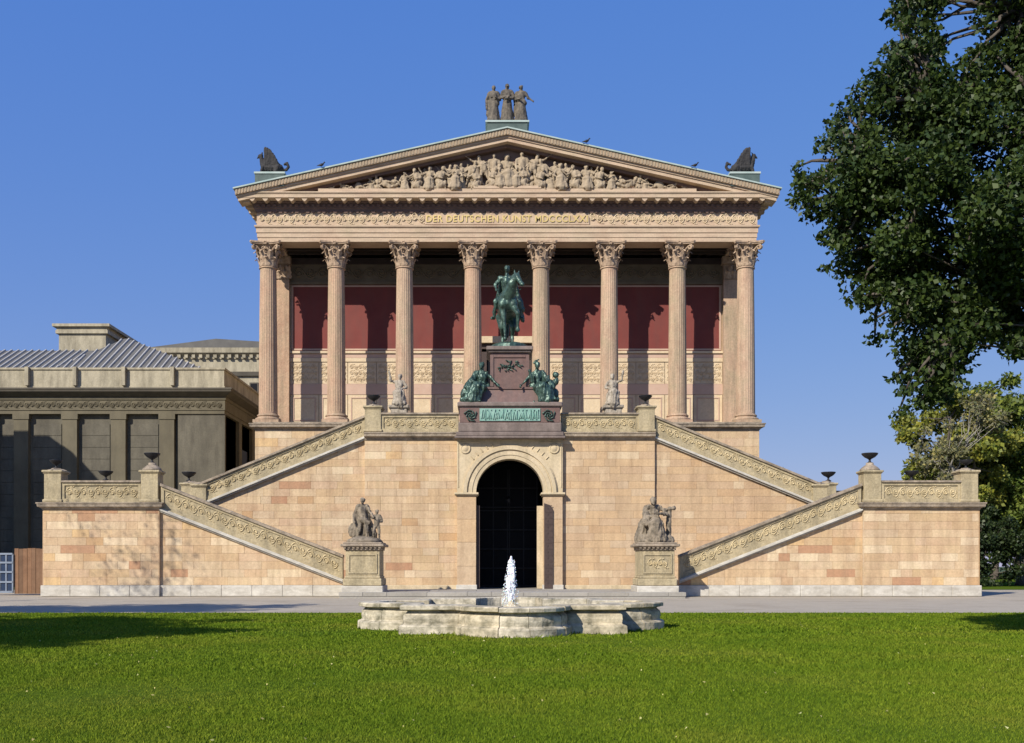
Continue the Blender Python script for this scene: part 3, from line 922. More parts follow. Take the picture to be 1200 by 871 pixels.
# ------------------------------------------------------------ the two double staircases (mirror images)
XL0, XL1 = 18.6, 24.65        # landing, inner and outer x
def mirror(fn, s): return fn
def staircase(s, label):
    st = thing('outer_staircase', label, 'staircase', (s * 16, 56, 0))
    mA = M['ashlar']; mB_ = M['ashlar'] if s < 0 else M['ashlar_even']
    def X(a, b): return (s * a, s * b) if s > 0 else (-b, -a)
    def poly(p):
        q = [(s * x, z) for x, z in p]
        if area(q) < 0: q.reverse()
        return q
    zl = 4.55                                    # landing cornice underside
    # landing bastion
    xa, xb = X(XL0, XL1)
    MB().box(xa, xb, 54.1, 61.9, 0, zl).build('landing_core', M['joint'], st)
    n = ashlar(st, [(xa, .57), (xb, .57), (xb, zl), (xa, zl)], 53.98, 21 + s, mA, depth=.12)
    # outer and inner end walls of the bastion
    for xe, nm in ((xb, 1), (xa, -1)):
        b = MB(); b.box(min(xe, xe + nm * .05), max(xe, xe + nm * .05), 53.99, 62, .5, zl)
        b.build('end_wall', mA, st)
    # lower flight wall: D 54, falls toward the axis
    zt0, zt1 = 4.55, 0.70                        # underside line of the raking band, outer to inner
    xi = 8.9
    pl = poly([(xi, .57), (XL0, .57), (XL0, zt0), (xi, zt1)])
    MB().prism([(x, z) for x, z in pl], 54.3, 57.9).build('flight_core', M['joint'], st)
    n += ashlar(st, pl, 54.17, 31 + s, mA, depth=.12)
    # upper flight wall: D 58, rises toward the axis
    pu = poly([(TW + .0, .5), (17.9, .5), (17.9, 4.75), (TW + .0, 8.74)])
    MB().prism(pu, 58.35, 61.9).build('flight_core', M['joint'], st)
    n += ashlar(st, pu, 58.2, 41 + s, mB_, depth=.12)
    # plinths
    px = XL1 + .12
    x0, x1 = X(XL0 - .1, px)
    nb = 4
    for i in range(nb):
        w = (x1 - x0) / nb
        MB().bbox(x0 + i * w + .004, x0 + (i + 1) * w - .004, 53.86, 54.4, -.02, .56, .025).build('plinth_stone', M['plinth'], st)
    x0, x1 = X(xi - .05, XL0 - .1)
    nb = 6
    for i in range(nb):
        w = (x1 - x0) / nb
        MB().bbox(x0 + i * w + .004, x0 + (i + 1) * w - .004, 54.04, 54.5, -.02, .56, .025).build('plinth_stone', M['plinth'], st)
    MB().bbox(min(s * px, s * (px - .5)), max(s * px, s * (px - .5)), 54.42, 62.1, -.02, .56, .03).build('plinth_stone', M['plinth'], st)
    # raking parapets
    # lower: outline top z 6.0 at XL0 -> 2.2 at xi ; bottom 4.5 -> .62
    sl = (6.02 - 2.22) / (XL0 - xi)
    hh = 1.46
    def rake(y0, y1, xa_, xb_, zb_a, slope, h, nm):
        # a stretch from |x|=xa_ to xb_; zb_a underside z at xa_
        if s > 0:
            parapet_rake(st, xa_, xb_, y0, y1, zb_a, zb_a + h, slope)
        else:
            parapet_rake(st, -xb_, -xa_, y0, y1, zb_a + slope * (xb_ - xa_), zb_a + slope * (xb_ - xa_) + h, -slope)
    rake(54.06, 54.5, xi, XL0 - .1, .72, sl, hh, 'lower')
    su = -(8.75 - 4.85) / (17.75 - TW)
    rake(58.06, 58.5, TW - .0, 17.75, 8.78, su, 1.36, 'upper')
    # landing cornice and parapet and posts
    path = [(s * (XL0 - .0), 62.0), (s * (XL0 - .0), 54.0), (s * XL1, 54.0), (s * XL1, 62.0)]
    pth = [(xa, 53.98), (xb, 53.98), (xb, 62.0), (xa, 62.0)]
    MB().sweep([(0, 4.55), (.05, 4.55), (.09, 4.63), (.24, 4.7), (.26, 4.82), (.3, 4.86), (.3, 4.92), (0, 4.94)], pth).build('cornice', M['cornice'], st)
    MB().box(xa, xb, 54.0, 61.98, 4.56, 4.9).build('landing_floor', M['paving'], st)
    i0, i1 = X(XL0 + .96, XL1 - .92)
    parapet(st, i0, i1, 54.05, 54.45, 4.94, 6.1)
    parapet(st, i0, i1, 61.5, 61.9, 4.94, 6.1)
    xs_ = s * (XL1 - .3)
    MB().box(xs_ - .2, xs_ + .2, 54.9, 61.2, 4.94, 6.0).box(xs_ - .26, xs_ + .26, 54.92, 61.18, 6.0, 6.1).build('side_parapet', M['buff'], st)
    for (px_, py_, cp_) in ((XL0 + .48, 54.46, 'dome'), (XL1 - .46, 54.46, 'dome2'), (XL0 + .48, 61.5, 'flat'), (XL1 - .46, 61.5, 'flat')):
        post(st, s * px_, py_, 4.94, 6.72 if py_ < 58 else 6.62, .9, 'dome' if cp_ == 'dome' else 'flat')
    post(st, s * 17.6, 58.4, 4.9, 6.3, .8, 'flat')
    # steps behind the parapets
    b = MB()
    nst = 24
    for i in range(nst):
        xa_, xb_ = X(xi + .1 + i * (XL0 - xi - .1) / nst, XL0)
        b.box(xa_, xb_, 54.5, 57.9, i * 4.85 / nst, (i + 1) * 4.85 / nst - .003)
    b.build('lower_steps', M['paving'], st)
    b = MB()
    for i in range(nst):
        xa_, xb_ = X(TW, 17.75 - i * (17.75 - TW) / nst)
        b.box(xa_, xb_, 58.5, 61.9, 4.85 + i * 4.2 / nst - .4, 4.85 + (i + 1) * 4.2 / nst - .003)
    b.build('upper_steps', M['paving'], st)
    xa, xb = X(TW, 17.75)
    return st
def parapet_rake(parent, x0, x1, y0, y1, z0, z1, slope):
    def sh(b): return b.xf(lambda x, y, z: (x, y, z + slope * (x - x0)))
    h = z1 - z0
    sh(MB().box(x0, x1, y0 + .1, y1, z0, z1 - .14)).build('parapet', M['buff'], parent)
    f = MB()
    f.box(x0, x1, y0 + .03, y0 + .098, z0 + .14, z0 + .24).box(x0, x1, y0 + .055, y0 + .098, z0 + .24, z0 + .42)
    f.box(x0, x1, y0 + .04, y0 + .098, z1 - .29, z1 - .14)
    f.box(x0 + .002, x0 + .16, y0 + .042, y0 + .098, z0 + .42, z1 - .29).box(x1 - .16, x1 - .002, y0 + .042, y0 + .098, z0 + .42, z1 - .29)
    sh(f).build('panel_frame', M['buff'], parent)
    sh(MB().box(x0 - .02, x1 + .02, y0 - .16, y0 + .1, z0 + .03, z0 + .12).box(x0 - .02, x1 + .02, y0 - .02, y0 + .1, z0 + .12, z0 + .17)
       .box(x0 - .02, x1 + .02, y0 - .03, y0 + .1, z0 - .06, z0 + .03)).build('string_course', M['plinth'], parent)
    sh(MB().box(x0 - .02, x1 + .02, y0 - .07, y1 + .07, z1 - .14, z1 - .06).box(x0 - .022, x1 + .022, y0 - .02, y1 + .02, z1 - .06, z1)).build('coping', M['cornice'], parent)
    sc_ = MB(); scroll(sc_, x0 + .25, x1 - .25, (z0 + z1) / 2 + .1, (h - .68), y0 + .085, 0, period=.8, r=.036)
    sh(sc_).build('carved_scroll', M['buff_clean'], parent)
staircase(-1, 'left sandstone double staircase climbing from the standing statue to the terrace')
staircase(1, 'right sandstone double staircase climbing from the seated statue to the terrace')
for s, side, mate in ((-1, 'left', 'beside the dark wing building'), (1, 'right', 'before the yellow green trees')):
    urn(s * (XL0 + .48), 54.46, 6.72 + .3, 'dark bowl urn on the domed inner front post of the %s stair landing' % side)
    urn(s * (XL1 - .46), 54.46, 6.72 + .04, 'dark bowl urn on the outermost front corner post of the %s stair landing' % side, .8)
    urn(s * (XL1 - .46), 61.5, 6.72, 'dark bowl urn behind the parapet at the back of the %s stair landing' % side)
    urn(s * (XL0 + .6), 61.5, 6.66, 'dark bowl urn where the upper %s stair flight meets its landing' % side)

# ------------------------------------------------------------ the temple front
mus = thing('museum_temple', 'temple fronted sandstone museum with eight tall columns and a carved pediment', 'museum', (0, 68, 0))
def mp(mb, name, m, smooth=False, parent=None): return mb.build(name, m, parent or mus, smooth)
HW, YF = 16.5, 67.3           # half width and front plane of the entablature
YB = 118.0
ZS, ZC = 11.0, 22.92          # column foot and head
# podium
mp(MB().box(-HW + .1, HW - .1, 67.2, YB, 0, 10.5), 'podium_core', M['joint'])
for s in (-1, 1):
    xa, xb = sorted((s * 8.0, s * (HW + .02)))
    ashlar(mus, [(xa, 5.0), (xb, 5.0), (xb, 10.5), (xa, 10.5)], 67.08, 60 + s, M['ashlar'], course=.55, widths=(1.2, 1.5, 1.8))
    mp(MB().box(min(s * (HW - .1), s * (HW + .02)), max(s * (HW - .1), s * (HW + .02)), 67.25, YB, 0, 10.5), 'podium_side', M['ashlar'])
mp(MB().sweep([(0, 10.5), (.06, 10.5), (.1, 10.58), (.3, 10.66), (.32, 10.8), (.36, 10.84), (.36, 10.9), (.1, 10.92), (.1, 11.0), (-2, 11.0), (-2, 10.5)],
              [(-HW, 67.08), (HW, 67.08), (HW, YB), (-HW, YB)]), 'podium_cornice', M['cornice'])
mp(MB().box(-HW + .5, HW - .5, 67.5, 72, 10.6, 10.99), 'portico_floor', M['paving'])
b = MB()
for i in range(11):
    b.box(-7, 7, 63.6 + i * .33, 67.05, 9.02 + i * .18, 9.02 + (i + 1) * .18 - .003)
mp(b, 'portico_steps', M['paving'])

# columns
def shaft_mesh():
    mb = MB()
    nfl = 24; H = ZC - 1.55 - ZS - .62
    rings = []
    zz = [0, .03, .12, .2, H * .3, H * .6, H * .85, H - .35, H - .2, H - .12]
    seg = nfl * 4
    def rad(z): 
        t = z / H
        return .615 - .085 * t ** 1.6
    vs = []
    for k, z in enumerate(zz):
        fl = 0 if k in (0, 1, len(zz) - 1) else (1 if 3 <= k <= len(zz) - 3 else .3)
        for i in range(seg):
            a = 2 * math.pi * i / seg
            d = (0, .012, .018, .012)[i % 4] * fl
            r = rad(z) - d + (.03 if k == 0 else 0)
            vs.append((r * math.cos(a), r * math.sin(a), z))
    fs = []
    for k in range(len(zz) - 1):
        for i in range(seg):
            j = (i + 1) % seg
            fs.append((k * seg + i, k * seg + j, k * seg + seg + j, k * seg + seg + i))
    mb.add(vs, fs)
    mb.lathe([(.53, H - .12), (.6, H - .1), (.6, H - .03), (.54, H)], seg=40)
    return mb.mesh('column', M['column'])
def base_mesh():
    mb = MB()
    mb.box(-.85, .85, -.85, .85, 0, .2)
    mb.lathe([(.84, .2), (.86, .28), (.82, .36), (.74, .38), (.68, .44), (.7, .47), (.74, .5), (.72, .57), (.66, .59), (.64, .62)], seg=36)
    return mb.mesh('column_base', M['column'])
def leaf_strip(mb, ang, r0, z0, h, w, curl, r1=None):
    """one acanthus leaf with a raised rib and lobed edge, bent outward at its tip"""
    n = 7
    ca, sa = math.cos(ang), math.sin(ang)
    vs = []
    for i in range(n + 1):
        t = i / n
        z = z0 + h * (t if t < .8 else .8 + .12 * math.sin((t - .8) / .2 * math.pi))
        out = r0 + curl * (t ** 3) + (.05 * t)
        ww = w * (1 - .55 * t ** 2) * (1 + .16 * (1 if i % 2 else -1)) * .5
        if i == n: ww *= .5; z -= .05; out += .02
        for q, u in ((-1, 0.0), (-.5, .025), (0, .055), (.5, .025), (1, 0.0)):
            rr = out + u
            vs.append((ca * rr - sa * ww * q, sa * rr + ca * ww * q, z))
    fs = []
    for i in range(n):
        for q in range(4):
            a = i * 5 + q
            fs.append((a, a + 1, a + 6, a + 5))
    mb.add(vs, fs)
def capital_mesh(flat=False):
    mb = MB()
    H = 1.55
    mb.lathe([(.5, 0), (.5, .9), (.56, 1.15), (.68, 1.35), (.7, 1.38)], seg=24)
    for k in range(8):
        leaf_strip(mb, k * math.pi / 4, .5, 0.02, .62, .42, .24)
    for k in range(8):
        leaf_strip(mb, (k + .5) * math.pi / 4, .52, 0.12, .98, .44, .3)
    for k in range(4):
        a = math.pi / 4 + k * math.pi / 2
        for sg in (-1, 1):
            pts = []
            for i in range(22):
                t = i / 21
                if t < .4:
                    u = t / .4
                    r, z, w = .56 + .4 * u ** 1.5, .8 + .5 * u, sg * (.2 - .14 * u)
                else:
                    u = (t - .4) / .6
                    th = math.pi * .5 - u * math.pi * 3.0
                    rr = .17 * (1 - .75 * u)
                    r, z, w = .97 + rr * math.cos(th) , 1.16 + rr * math.sin(th), sg * .06
                pts.append((math.cos(a) * r - math.sin(a) * w, math.sin(a) * r + math.cos(a) * w, z))
            mb.tube(pts, [.05] * 9 + [.045] * 13, 5)
        f = k * math.pi / 2
        for sg in (-1, 1):
            pts = []
            for i in range(14):
                t = i / 13
                th = t * math.pi * 2.4
                rr = .13 * (1 - .7 * t)
                u = sg * (.15 - rr * math.cos(th) * .9)
                z = 1.1 + rr * math.sin(th)
                r = .68
                pts.append((math.cos(f) * r - math.sin(f) * u, math.sin(f) * r + math.cos(f) * u, z))
            mb.tube(pts, .035, 4)
    # abacus with hollowed sides and a flower on each
    for z0, z1, e in ((1.36, 1.44, 0), (1.44, 1.55, .05)):
        pl = []
        for k in range(4):
            for i in range(9):
                t = -1 + 2 * i / 8 if i < 8 else .97
                f = k * math.pi / 2
                d = .72 + e + .2 * (t * t)
                u = t * .86
                pl.append((math.cos(f) * d - math.sin(f) * u, math.sin(f) * d + math.cos(f) * u))
        n = len(pl)
        mb.add([(x, y, z0) for x, y in pl] + [(x, y, z1) for x, y in pl], [tuple(range(n - 1, -1, -1)), tuple(range(n, 2 * n))] + [(i, (i + 1) % n, n + (i + 1) % n, n + i) for i in range(n)])
    for k in range(4):
        f = k * math.pi / 2
        for q in range(6):
            a = q * math.pi / 3
            u, z = .09 * math.cos(a), 1.42 + .09 * math.sin(a)
            capsule(mb, (math.cos(f) * .8, math.sin(f) * .8, 1.42), (math.cos(f) * .84 - math.sin(f) * u, math.sin(f) * .84 + math.cos(f) * u, z), .03, .05, 5)
    return mb.mesh('capital', M['capital'])
sm_, bm_, cm_ = shaft_mesh(), base_mesh(), capital_mesh()
COLX = [(-3.5 + i) * 4.53 for i in range(8)]
for x in COLX:
    c0 = link('column', sm_, mus, (x, 0.02, ZS + .62))
    link('column_base', bm_, c0, (0, 0, -.62))
    link('capital', cm_, c0, (0, 0, ZC - 1.55 - ZS - .62)).scale = (1.07, 1.07, 1)
# cella and its front wall
WY = 71.1
mp(MB().box(-15.9, 15.9, WY + .05, YB - 1, 10.9, 22.9), 'cella', M['ashlar_even'])
for s in (-1, 1):
    xa, xb = sorted((s * 15.0, s * 16.35))
    an = mp(MB().box(xa, xb, 70.7, 72.2, ZS, 21.35).box(xa - .08, xb + .08, 70.6, 72.3, ZS, ZS + .3), 'corner_pilaster', M['column'])
    cb = MB()
    for q in range(3):
        for zr, hh_ in ((21.4, .6), (21.4, 1.0)):
            leaf_strip(cb, -math.pi / 2, 0, zr, hh_, .45, .2)
            cb.xf(lambda x, y, z: (x + xa + .25 + q * .43 + (.2 if hh_ > .8 else 0), y + 70.66, z), len(cb.v) - 40)
    cb.box(xa, xb, 70.7, 72.2, 21.36, 22.4).box(xa - .12, xb + .12, 70.5, 72.3, 22.4, 22.9)
    cb.build('pilaster_capital', M['capital'], an)
    # pilasters down the long sides
    for k in range(9):
        mp(MB().box(min(s * 15.9, s * 16.3), max(s * 15.9, s * 16.3), 75 + k * 4.6, 76 + k * 4.6, ZS, 22.8), 'side_pilaster', M['column'])
def wband(z0, z1, proud, m, name, x0=-15.0, x1=15.0):
    return mp(MB().box(x0, x1, WY - proud, WY + .06, z0, z1), name, m)
wband(11.0, 11.45, .1, M['pinkband'], 'wall_plinth')
xs = np.linspace(-15, 15, 16)
for i in range(15):
    if abs((xs[i] + xs[i + 1]) / 2) < 1.5: continue
    mp(MB().box(xs[i] + .02, xs[i + 1] - .02, WY - .05, WY + .05, 11.47, 13.45), 'wall_panel', M['cream'])
    f = MB(); a, c = xs[i] + .22, xs[i + 1] - .22
    f.box(a, c, WY - .09, WY - .05, 11.65, 11.72).box(a, c, WY - .09, WY - .05, 13.2, 13.27).box(a, a + .07, WY - .09, WY - .05, 11.73, 13.19).box(c - .07, c, WY - .09, WY - .05, 11.73, 13.19)
    mp(f, 'panel_frame', M['pinkband'])
    # carved cream panel above
    mp(MB().box(xs[i] + .02, xs[i + 1] - .02, WY - .04, WY + .05, 14.22, 15.72), 'relief_panel', M['cream'])
    rnd = random.Random(i * 7)
    rb = MB()
    for zc in (14.55, 14.97, 15.39):
        scroll(rb, xs[i] + .12, xs[i + 1] - .12, zc, .5, WY - .05, period=rnd.choice((.45, .5, .6)), r=.026)
    mp(rb, 'panel_carving', M['cream'])
wband(13.47, 14.2, .08, M['pinkband'], 'wall_band', -15, 15)
wband(15.74, 16.0, .1, M['cream'], 'wall_moulding'); wband(16.02, 16.3, .06, M['pinkband'], 'wall_moulding'); wband(16.32, 16.48, .16, M['cream'], 'wall_moulding')
mp(MB().box(-14.9, 14.9, WY, WY + .045, 16.5, 21.1), 'red_wall_field', M['red'])
f = MB().box(-14.9, 14.9, WY - .03, WY, 16.56, 16.66).box(-14.9, 14.9, WY - .03, WY, 20.95, 21.05).box(-14.9, -14.78, WY - .03, WY, 16.67, 20.94).box(14.78, 14.9, WY - .03, WY, 16.67, 20.94)
mp(f, 'field_border', M['pinkband'])
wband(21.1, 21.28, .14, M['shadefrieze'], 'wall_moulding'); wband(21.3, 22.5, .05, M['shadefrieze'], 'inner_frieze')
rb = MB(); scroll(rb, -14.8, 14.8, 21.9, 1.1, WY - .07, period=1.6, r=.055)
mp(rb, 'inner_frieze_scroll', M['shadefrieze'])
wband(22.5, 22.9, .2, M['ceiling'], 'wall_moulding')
# doorway on the axis
mp(MB().box(-1.35, 1.35, WY - .1, WY - .05, 11.0, 16.4), 'doorway', M['doorglass'])
mp(MB().box(-1.75, -1.36, WY - .22, WY, 11.0, 16.6).box(1.36, 1.75, WY - .22, WY, 11.0, 16.6).box(-1.75, 1.75, WY - .22, WY, 16.4, 16.98), 'door_frame', M['doorwood'])
mp(MB().box(-2.3, 2.3, WY - .5, WY, 16.98, 17.42), 'door_hood', M['cream'])
# ceiling and beams
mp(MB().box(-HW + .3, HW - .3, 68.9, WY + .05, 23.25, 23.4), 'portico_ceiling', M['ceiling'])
b = MB()
for x in COLX: b.box(x - .55, x + .55, 68.82, WY, 22.85, 23.25)
for y in (69.5, 70.3):
    for i in range(7): b.box(COLX[i] + .55, COLX[i + 1] - .55, y, y + .2, 23.0, 23.25)
mp(b, 'ceiling_beams', M['ceiling'])
# entablature
rect = [(-HW, YF), (HW, YF), (HW, YB), (-HW, YB)]
mp(MB().sweep([(-1.45, 22.92), (-.09, 22.92), (-.09, 23.2), (-.05, 23.2), (-.05, 23.5), (0, 23.5), (0, 23.8), (.08, 23.84), (.1, 23.9), (.1, 23.96), (-1.45, 23.96)], rect), 'architrave', M['entab'])
mp(MB().sweep([(-1.4, 23.965), (-.04, 23.965), (-.04, 24.86), (-1.4, 24.86)], rect), 'frieze', M['entab'])
fb = MB()
scroll(fb, -16.3, -6.25, 24.4, .82, YF + .02, period=.8, r=.045); scroll(fb, 6.25, 16.3, 24.4, .82, YF + .02, period=.8, r=.045)
for s in (-1, 1):
    scroll(fb, s * 5.85 - .45, s * 5.85 + .45, 24.47, .9, YF + .0, period=.9, r=.05)
mp(fb, 'frieze_scroll', M['cream'])
mp(MB().box(-5.4, 5.4, YF - .04, YF + .035, 24.02, 24.76), 'inscription_panel', M['entab'])
def lettering(txt, xc, z, w, h, y, m, parent, name='lettering'):
    cu = bpy.data.curves.new('t', 'FONT'); cu.body = txt; cu.align_x = 'CENTER'; cu.extrude = .03; cu.offset = 0.012; cu.space_character = 1.12
    o = bpy.data.objects.new('t', cu); C.objects.link(o)
    me = bpy.data.meshes.new_from_object(o.evaluated_get(bpy.context.evaluated_depsgraph_get()))
    bpy.data.objects.remove(o)
    co = np.array([v.co[:] for v in me.vertices])
    mn, mxx = co.min(0), co.max(0)
    base = wloc(parent)
    for v in me.vertices:
        x = (v.co.x - (mn[0] + mxx[0]) / 2) / (mxx[0] - mn[0]) * w
        zz = (v.co.y - mn[1]) / (mxx[1] - mn[1]) * h
        v.co = (xc + x - base[0], y - v.co.z - base[1], z + zz - base[2])
    me.materials.clear(); me.materials.append(m)
    return link(name, me, parent)
lettering('DER DEUTSCHEN KUNST MDCCCLXXI', 0, 24.16, 10.6, .44, YF - .06, M['gold'], mus)
mp(MB().sweep([(-1.3, 24.865), (.04, 24.865), (.06, 25.0), (.14, 25.06), (.14, 25.3), (.22, 25.34), (.3, 25.4), (.3, 25.46), (-1.3, 25.46)], rect), 'bed_moulding', M['entab_shade'])
# dentils, and dark scallops shaped as the shadow edge under the moulding
b = MB()
n = 92
for i in range(n):
    x = -HW + (i + .5) * 2 * HW / n
    b.box(x - .11, x + .11, YF - .13, YF + .05, 25.13, 25.29) if False else b.prism([(x - .15, 24.87), (x - .1, 24.77), (x + .1, 24.77), (x + .15, 24.87)], YF - .08, YF + .05)
    b.box(x - .1, x + .1, YF - .24, YF - .135, 25.13, 25.28)
tag(mp(b, 'dentils_and_shade_scallops', M['entab_shade']), kind='stuff')
COR = 0.86
mp(MB().sweep([(-1.3, 25.463), (.5, 25.463), (COR, 25.5), (COR, 25.72), (COR + .04, 25.74), (COR + .08, 25.8), (COR + .08, 25.86), (-1.3, 25.9)], rect), 'cornice', M['entab'])
b = MB()
nm = 40
for i in range(nm):
    x = -HW - .5 + (i + .5) * (2 * HW + 1.0) / nm
    b.prism([(x - .2, 25.46), (x - .1, 25.33), (x, 25.27), (x + .1, 25.33), (x + .2, 25.46)], YF - COR + .06, YF - .3)
for sx in (-1, 1):
    for k in range(50):
        y = YF - .4 + k
        x0, x1 = sorted((sx * (HW + .28), sx * (HW + COR - .06)))
        b.box(x0, x1, y - .18, y + .18, 25.27, 25.46)
tag(mp(b, 'modillions', M['entab']), kind='stuff')
# pediment
AP, EX = 29.93, 17.62
SLP = (AP - 26.02) / EX
def rake_poly(t0, t1, ex=EX, hw=0):
    """band under the roof line from vertical drop t0 to t1"""
    o = []
    for s in (-1, 1):
        q = [(0, AP - t0), (0, AP - t1), (s * ex, AP - t1 - SLP * ex), (s * ex, AP - t0 - SLP * ex)]
        if area(q) < 0: q.reverse()
        o.append(q)
    return o
def rakeband(t0, t1, yf, m, name, ex=EX, yb=67.6):
    b = MB()
    for q in rake_poly(t0, t1, ex): b.prism(q, yf, yb)
    return mp(b, name, m)
rakeband(-.05, .04, YF - COR - .3, M['copper'], 'copper_edging', EX + .12, YB + .5)
rakeband(.043, .42, YF - COR - .2, M['rake'], 'raking_sima', EX)
rakeband(.423, .55, YF - COR - .06, M['entab'], 'raking_fillet', EX - .05)
rakeband(.553, .78, YF - COR + .02, M['entab'], 'raking_corona', EX - .15)
b = MB()
q = [(-EX + 1.0, 25.9), (EX - 1.0, 25.9), (0, AP - .7)]
b.prism(q, YF + .15, YF + .5)
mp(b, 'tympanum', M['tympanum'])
rakeband(.783, .98, YF - .35, M['entab_shade'], 'raking_bed_moulding', 14.6, YF + .16)
# leaf ticks carved on the sima
b = MB()
for s in (-1, 1):
    n = 88
    for i in range(n):
        x = s * (i + .5) * EX / n
        z = AP - abs(x) * SLP
        b.prism([(x - .045, z - .38), (x + .045, z - .38), (x + .06, z - .1), (x - .06, z - .1)], YF - COR - .23, YF - COR - .19)
tag(mp(b, 'sima_leaves', M['relief']), kind='stuff')
# roof
b = MB()
b.add([(0, 66.6, AP - .06), (EX, 66.6, 25.95), (EX, YB, 25.95), (0, YB, AP - .06), (-EX, 66.6, 25.95), (-EX, YB, 25.95)], [(0, 1, 2, 3), (4, 0, 3, 5)])
mp(b, 'roof', M['copper'])
mp(MB().prism([(-15, 25.9), (15, 25.9), (0, 29.4)], YB - .4, YB), 'rear_gable', M['entab'])
# plinth the pediment figures stand on
mp(MB().box(-12.3, 12.3, YF - .72, YF + .16, 25.88, 26.12), 'figure_ledge', M['entab'])
mp(MB().box(-2.2, 2.2, YF - .75, YF - .2, 26.12, 26.3), 'figure_step', M['entab'])
# pediment figures: built as a few poses, then set out and mirrored
KN = dict(STAND)
poses = {
 'seat': human(dict(pel=(0, .05, .5), che=(0, 0, .85), nec=(0, -.02, 1.03), hed=(0, -.03, 1.2), sl=(-.2, 0, .97), sr=(.2, 0, .97), el=(-.32, -.1, .72), hl=(-.2, -.3, .6), er=(.38, -.05, .85), hr=(.5, -.15, 1.1),
                    pl=(-.1, 0, .48), pr=(.1, 0, .48), kl=(-.16, -.3, .5), kr=(.2, -.3, .52), al=(-.14, -.3, .08), ar=(.24, -.28, .08)), robe=dict(seated=True, w=.24, hem=.06)),
 'kneel': human(dict(pel=(0, .05, .45), che=(.14, -.05, .78), nec=(.2, -.08, .95), hed=(.25, -.1, 1.1), sl=(-.02, -.05, .93), sr=(.36, -.05, .87), el=(-.1, -.15, .68), hl=(.12, -.25, .6), er=(.52, -.1, .72), hr=(.68, -.15, .86),
                     pl=(-.08, 0, .43), pr=(.1, 0, .43), kl=(-.02, -.1, .1), kr=(.34, -.12, .42), al=(-.4, 0, .1), ar=(.36, -.1, .06)), robe=dict(seated=True, w=.18, hem=.1)),
 'recline': human(dict(pel=(0, 0, .2), che=(.3, 0, .38), nec=(.42, 0, .5), hed=(.52, -.02, .62), sl=(.26, -.1, .5), sr=(.48, .05, .42), el=(.1, -.2, .45), hl=(-.1, -.2, .42), er=(.62, -.05, .22), hr=(.5, -.2, .1),
                       pl=(-.05, -.06, .2), pr=(-.05, .06, .16), kl=(-.42, -.1, .36), kr=(-.5, .05, .14), al=(-.72, -.05, .08), ar=(-.9, .05, .08))),
 'stand': human(robe=dict(w=.24, hem=.06, shawl=True)),
 'reach': human(dict(che=(.1, -.02, 1.25), nec=(.18, -.03, 1.42), hed=(.24, -.05, 1.57), sl=(0, 0, 1.38), sr=(.34, 0, 1.34), er=(.58, -.05, 1.42), hr=(.8, -.1, 1.58), el=(-.2, -.02, 1.15), hl=(-.38, -.1, 1.0),
                     kr=(.25, -.1, .5), ar=(.3, 0, .08), kl=(-.2, 0, .5), al=(-.42, .02, .08))),
}
pm = {k: sculpt('pediment_figure', v, M['relief'], voxel=.034, disp=.02, fold=.03, mesh_only=True, seed=i) for i, (k, v) in enumerate(poses.items())}
layout = [('seat', 0, 1.85, 0.3, 1), ('stand', .85, 1.35, .02, 1), ('seat', -.62, 1.2, 0, -1), ('reach', 1.5, 1.32, .05, -1), ('kneel', 1.05, 1.1, -.1, 1), ('reach', 2.4, 1.22, 0, 1), ('kneel', 1.9, 1.15, -.2, -1), ('stand', 3.0, 1.1, 0.05, 1),
          ('seat', 3.35, 1.32, -.15, -1), ('reach', 4.0, 1.05, 0, 1), ('kneel', 4.5, 1.3, -.15, 1), ('seat', 5.05, 1.28, 0, -1), ('kneel', 5.75, 1.2, -.12, -1), ('reach', 6.05, .82, .05, 1), ('seat', 6.7, .98, 0, 1),
          ('recline', 7.6, 1.2, -.1, -1), ('kneel', 8.35, .85, 0, -1), ('recline', 9.2, .9, 0, 1), ('recline', 10.5, .75, 0, -1), ('recline', 11.6, .5, 0, 1), ('kneel', 7.5, .8, .05, 1), ('stand', 5.4, .9, .1, -1), ('stand', 2.0, 1.25, .12, -1), ('seat', 8.9, .7, .08, 1)]
for k, x, s, dy, mx in layout:
    for side in (-1, 1):
        if x == 0 and side == 1: continue
        o = link('pediment_figure', pm[k], mus, (side * x + (.12 if side > 0 else 0), YF - .32 + dy - 68, 26.1 if abs(x) > 1.6 else 26.28))
        vs_ = s * (1.0 if side > 0 else .95)
        o.scale = (-vs_ * mx * side * 1.08, vs_ * .85, vs_)
rnd = random.Random(41)
for k in range(15):
    x = .5 + k * .62
    for side in (-1, 1):
        hmax = (AP - .95 - SLP * x) - 26.2
        nmz, hh0 = rnd.choice((('reach', 1.75), ('stand', 1.8), ('kneel', 1.2), ('seat', 1.3)))
        sc_ = min(1.15, hmax * rnd.uniform(.62, .8) / hh0)
        o = link('pediment_figure', pm[nmz], mus, (side * x, YF - .12 - 68, 26.12 + rnd.uniform(0, .25) * (1 if x < 5 else 0)))
        o.scale = (sc_ * 1.25 * rnd.choice((-1, 1)), sc_ * .8, sc_)
        o.rotation_euler = (0, rnd.uniform(-.3, .3), 0)
# round shield and urn among them
sh_ = MB(); ellipsoid(sh_, (0, 0, 0), (.36, .14, .36), seg=16, rings=8)
mp(sh_.xf(lambda x, y, z: (x + 9.95, y + YF - .2, z + 26.46)), 'carved_shield', M['relief'], True)
sh_ = MB(); ellipsoid(sh_, (0, 0, 0), (.26, .14, .3), seg=14, rings=8)
mp(sh_.xf(lambda x, y, z: (x - 9.75, y + YF - .2, z + 26.42)), 'carved_shield', M['relief'], True)

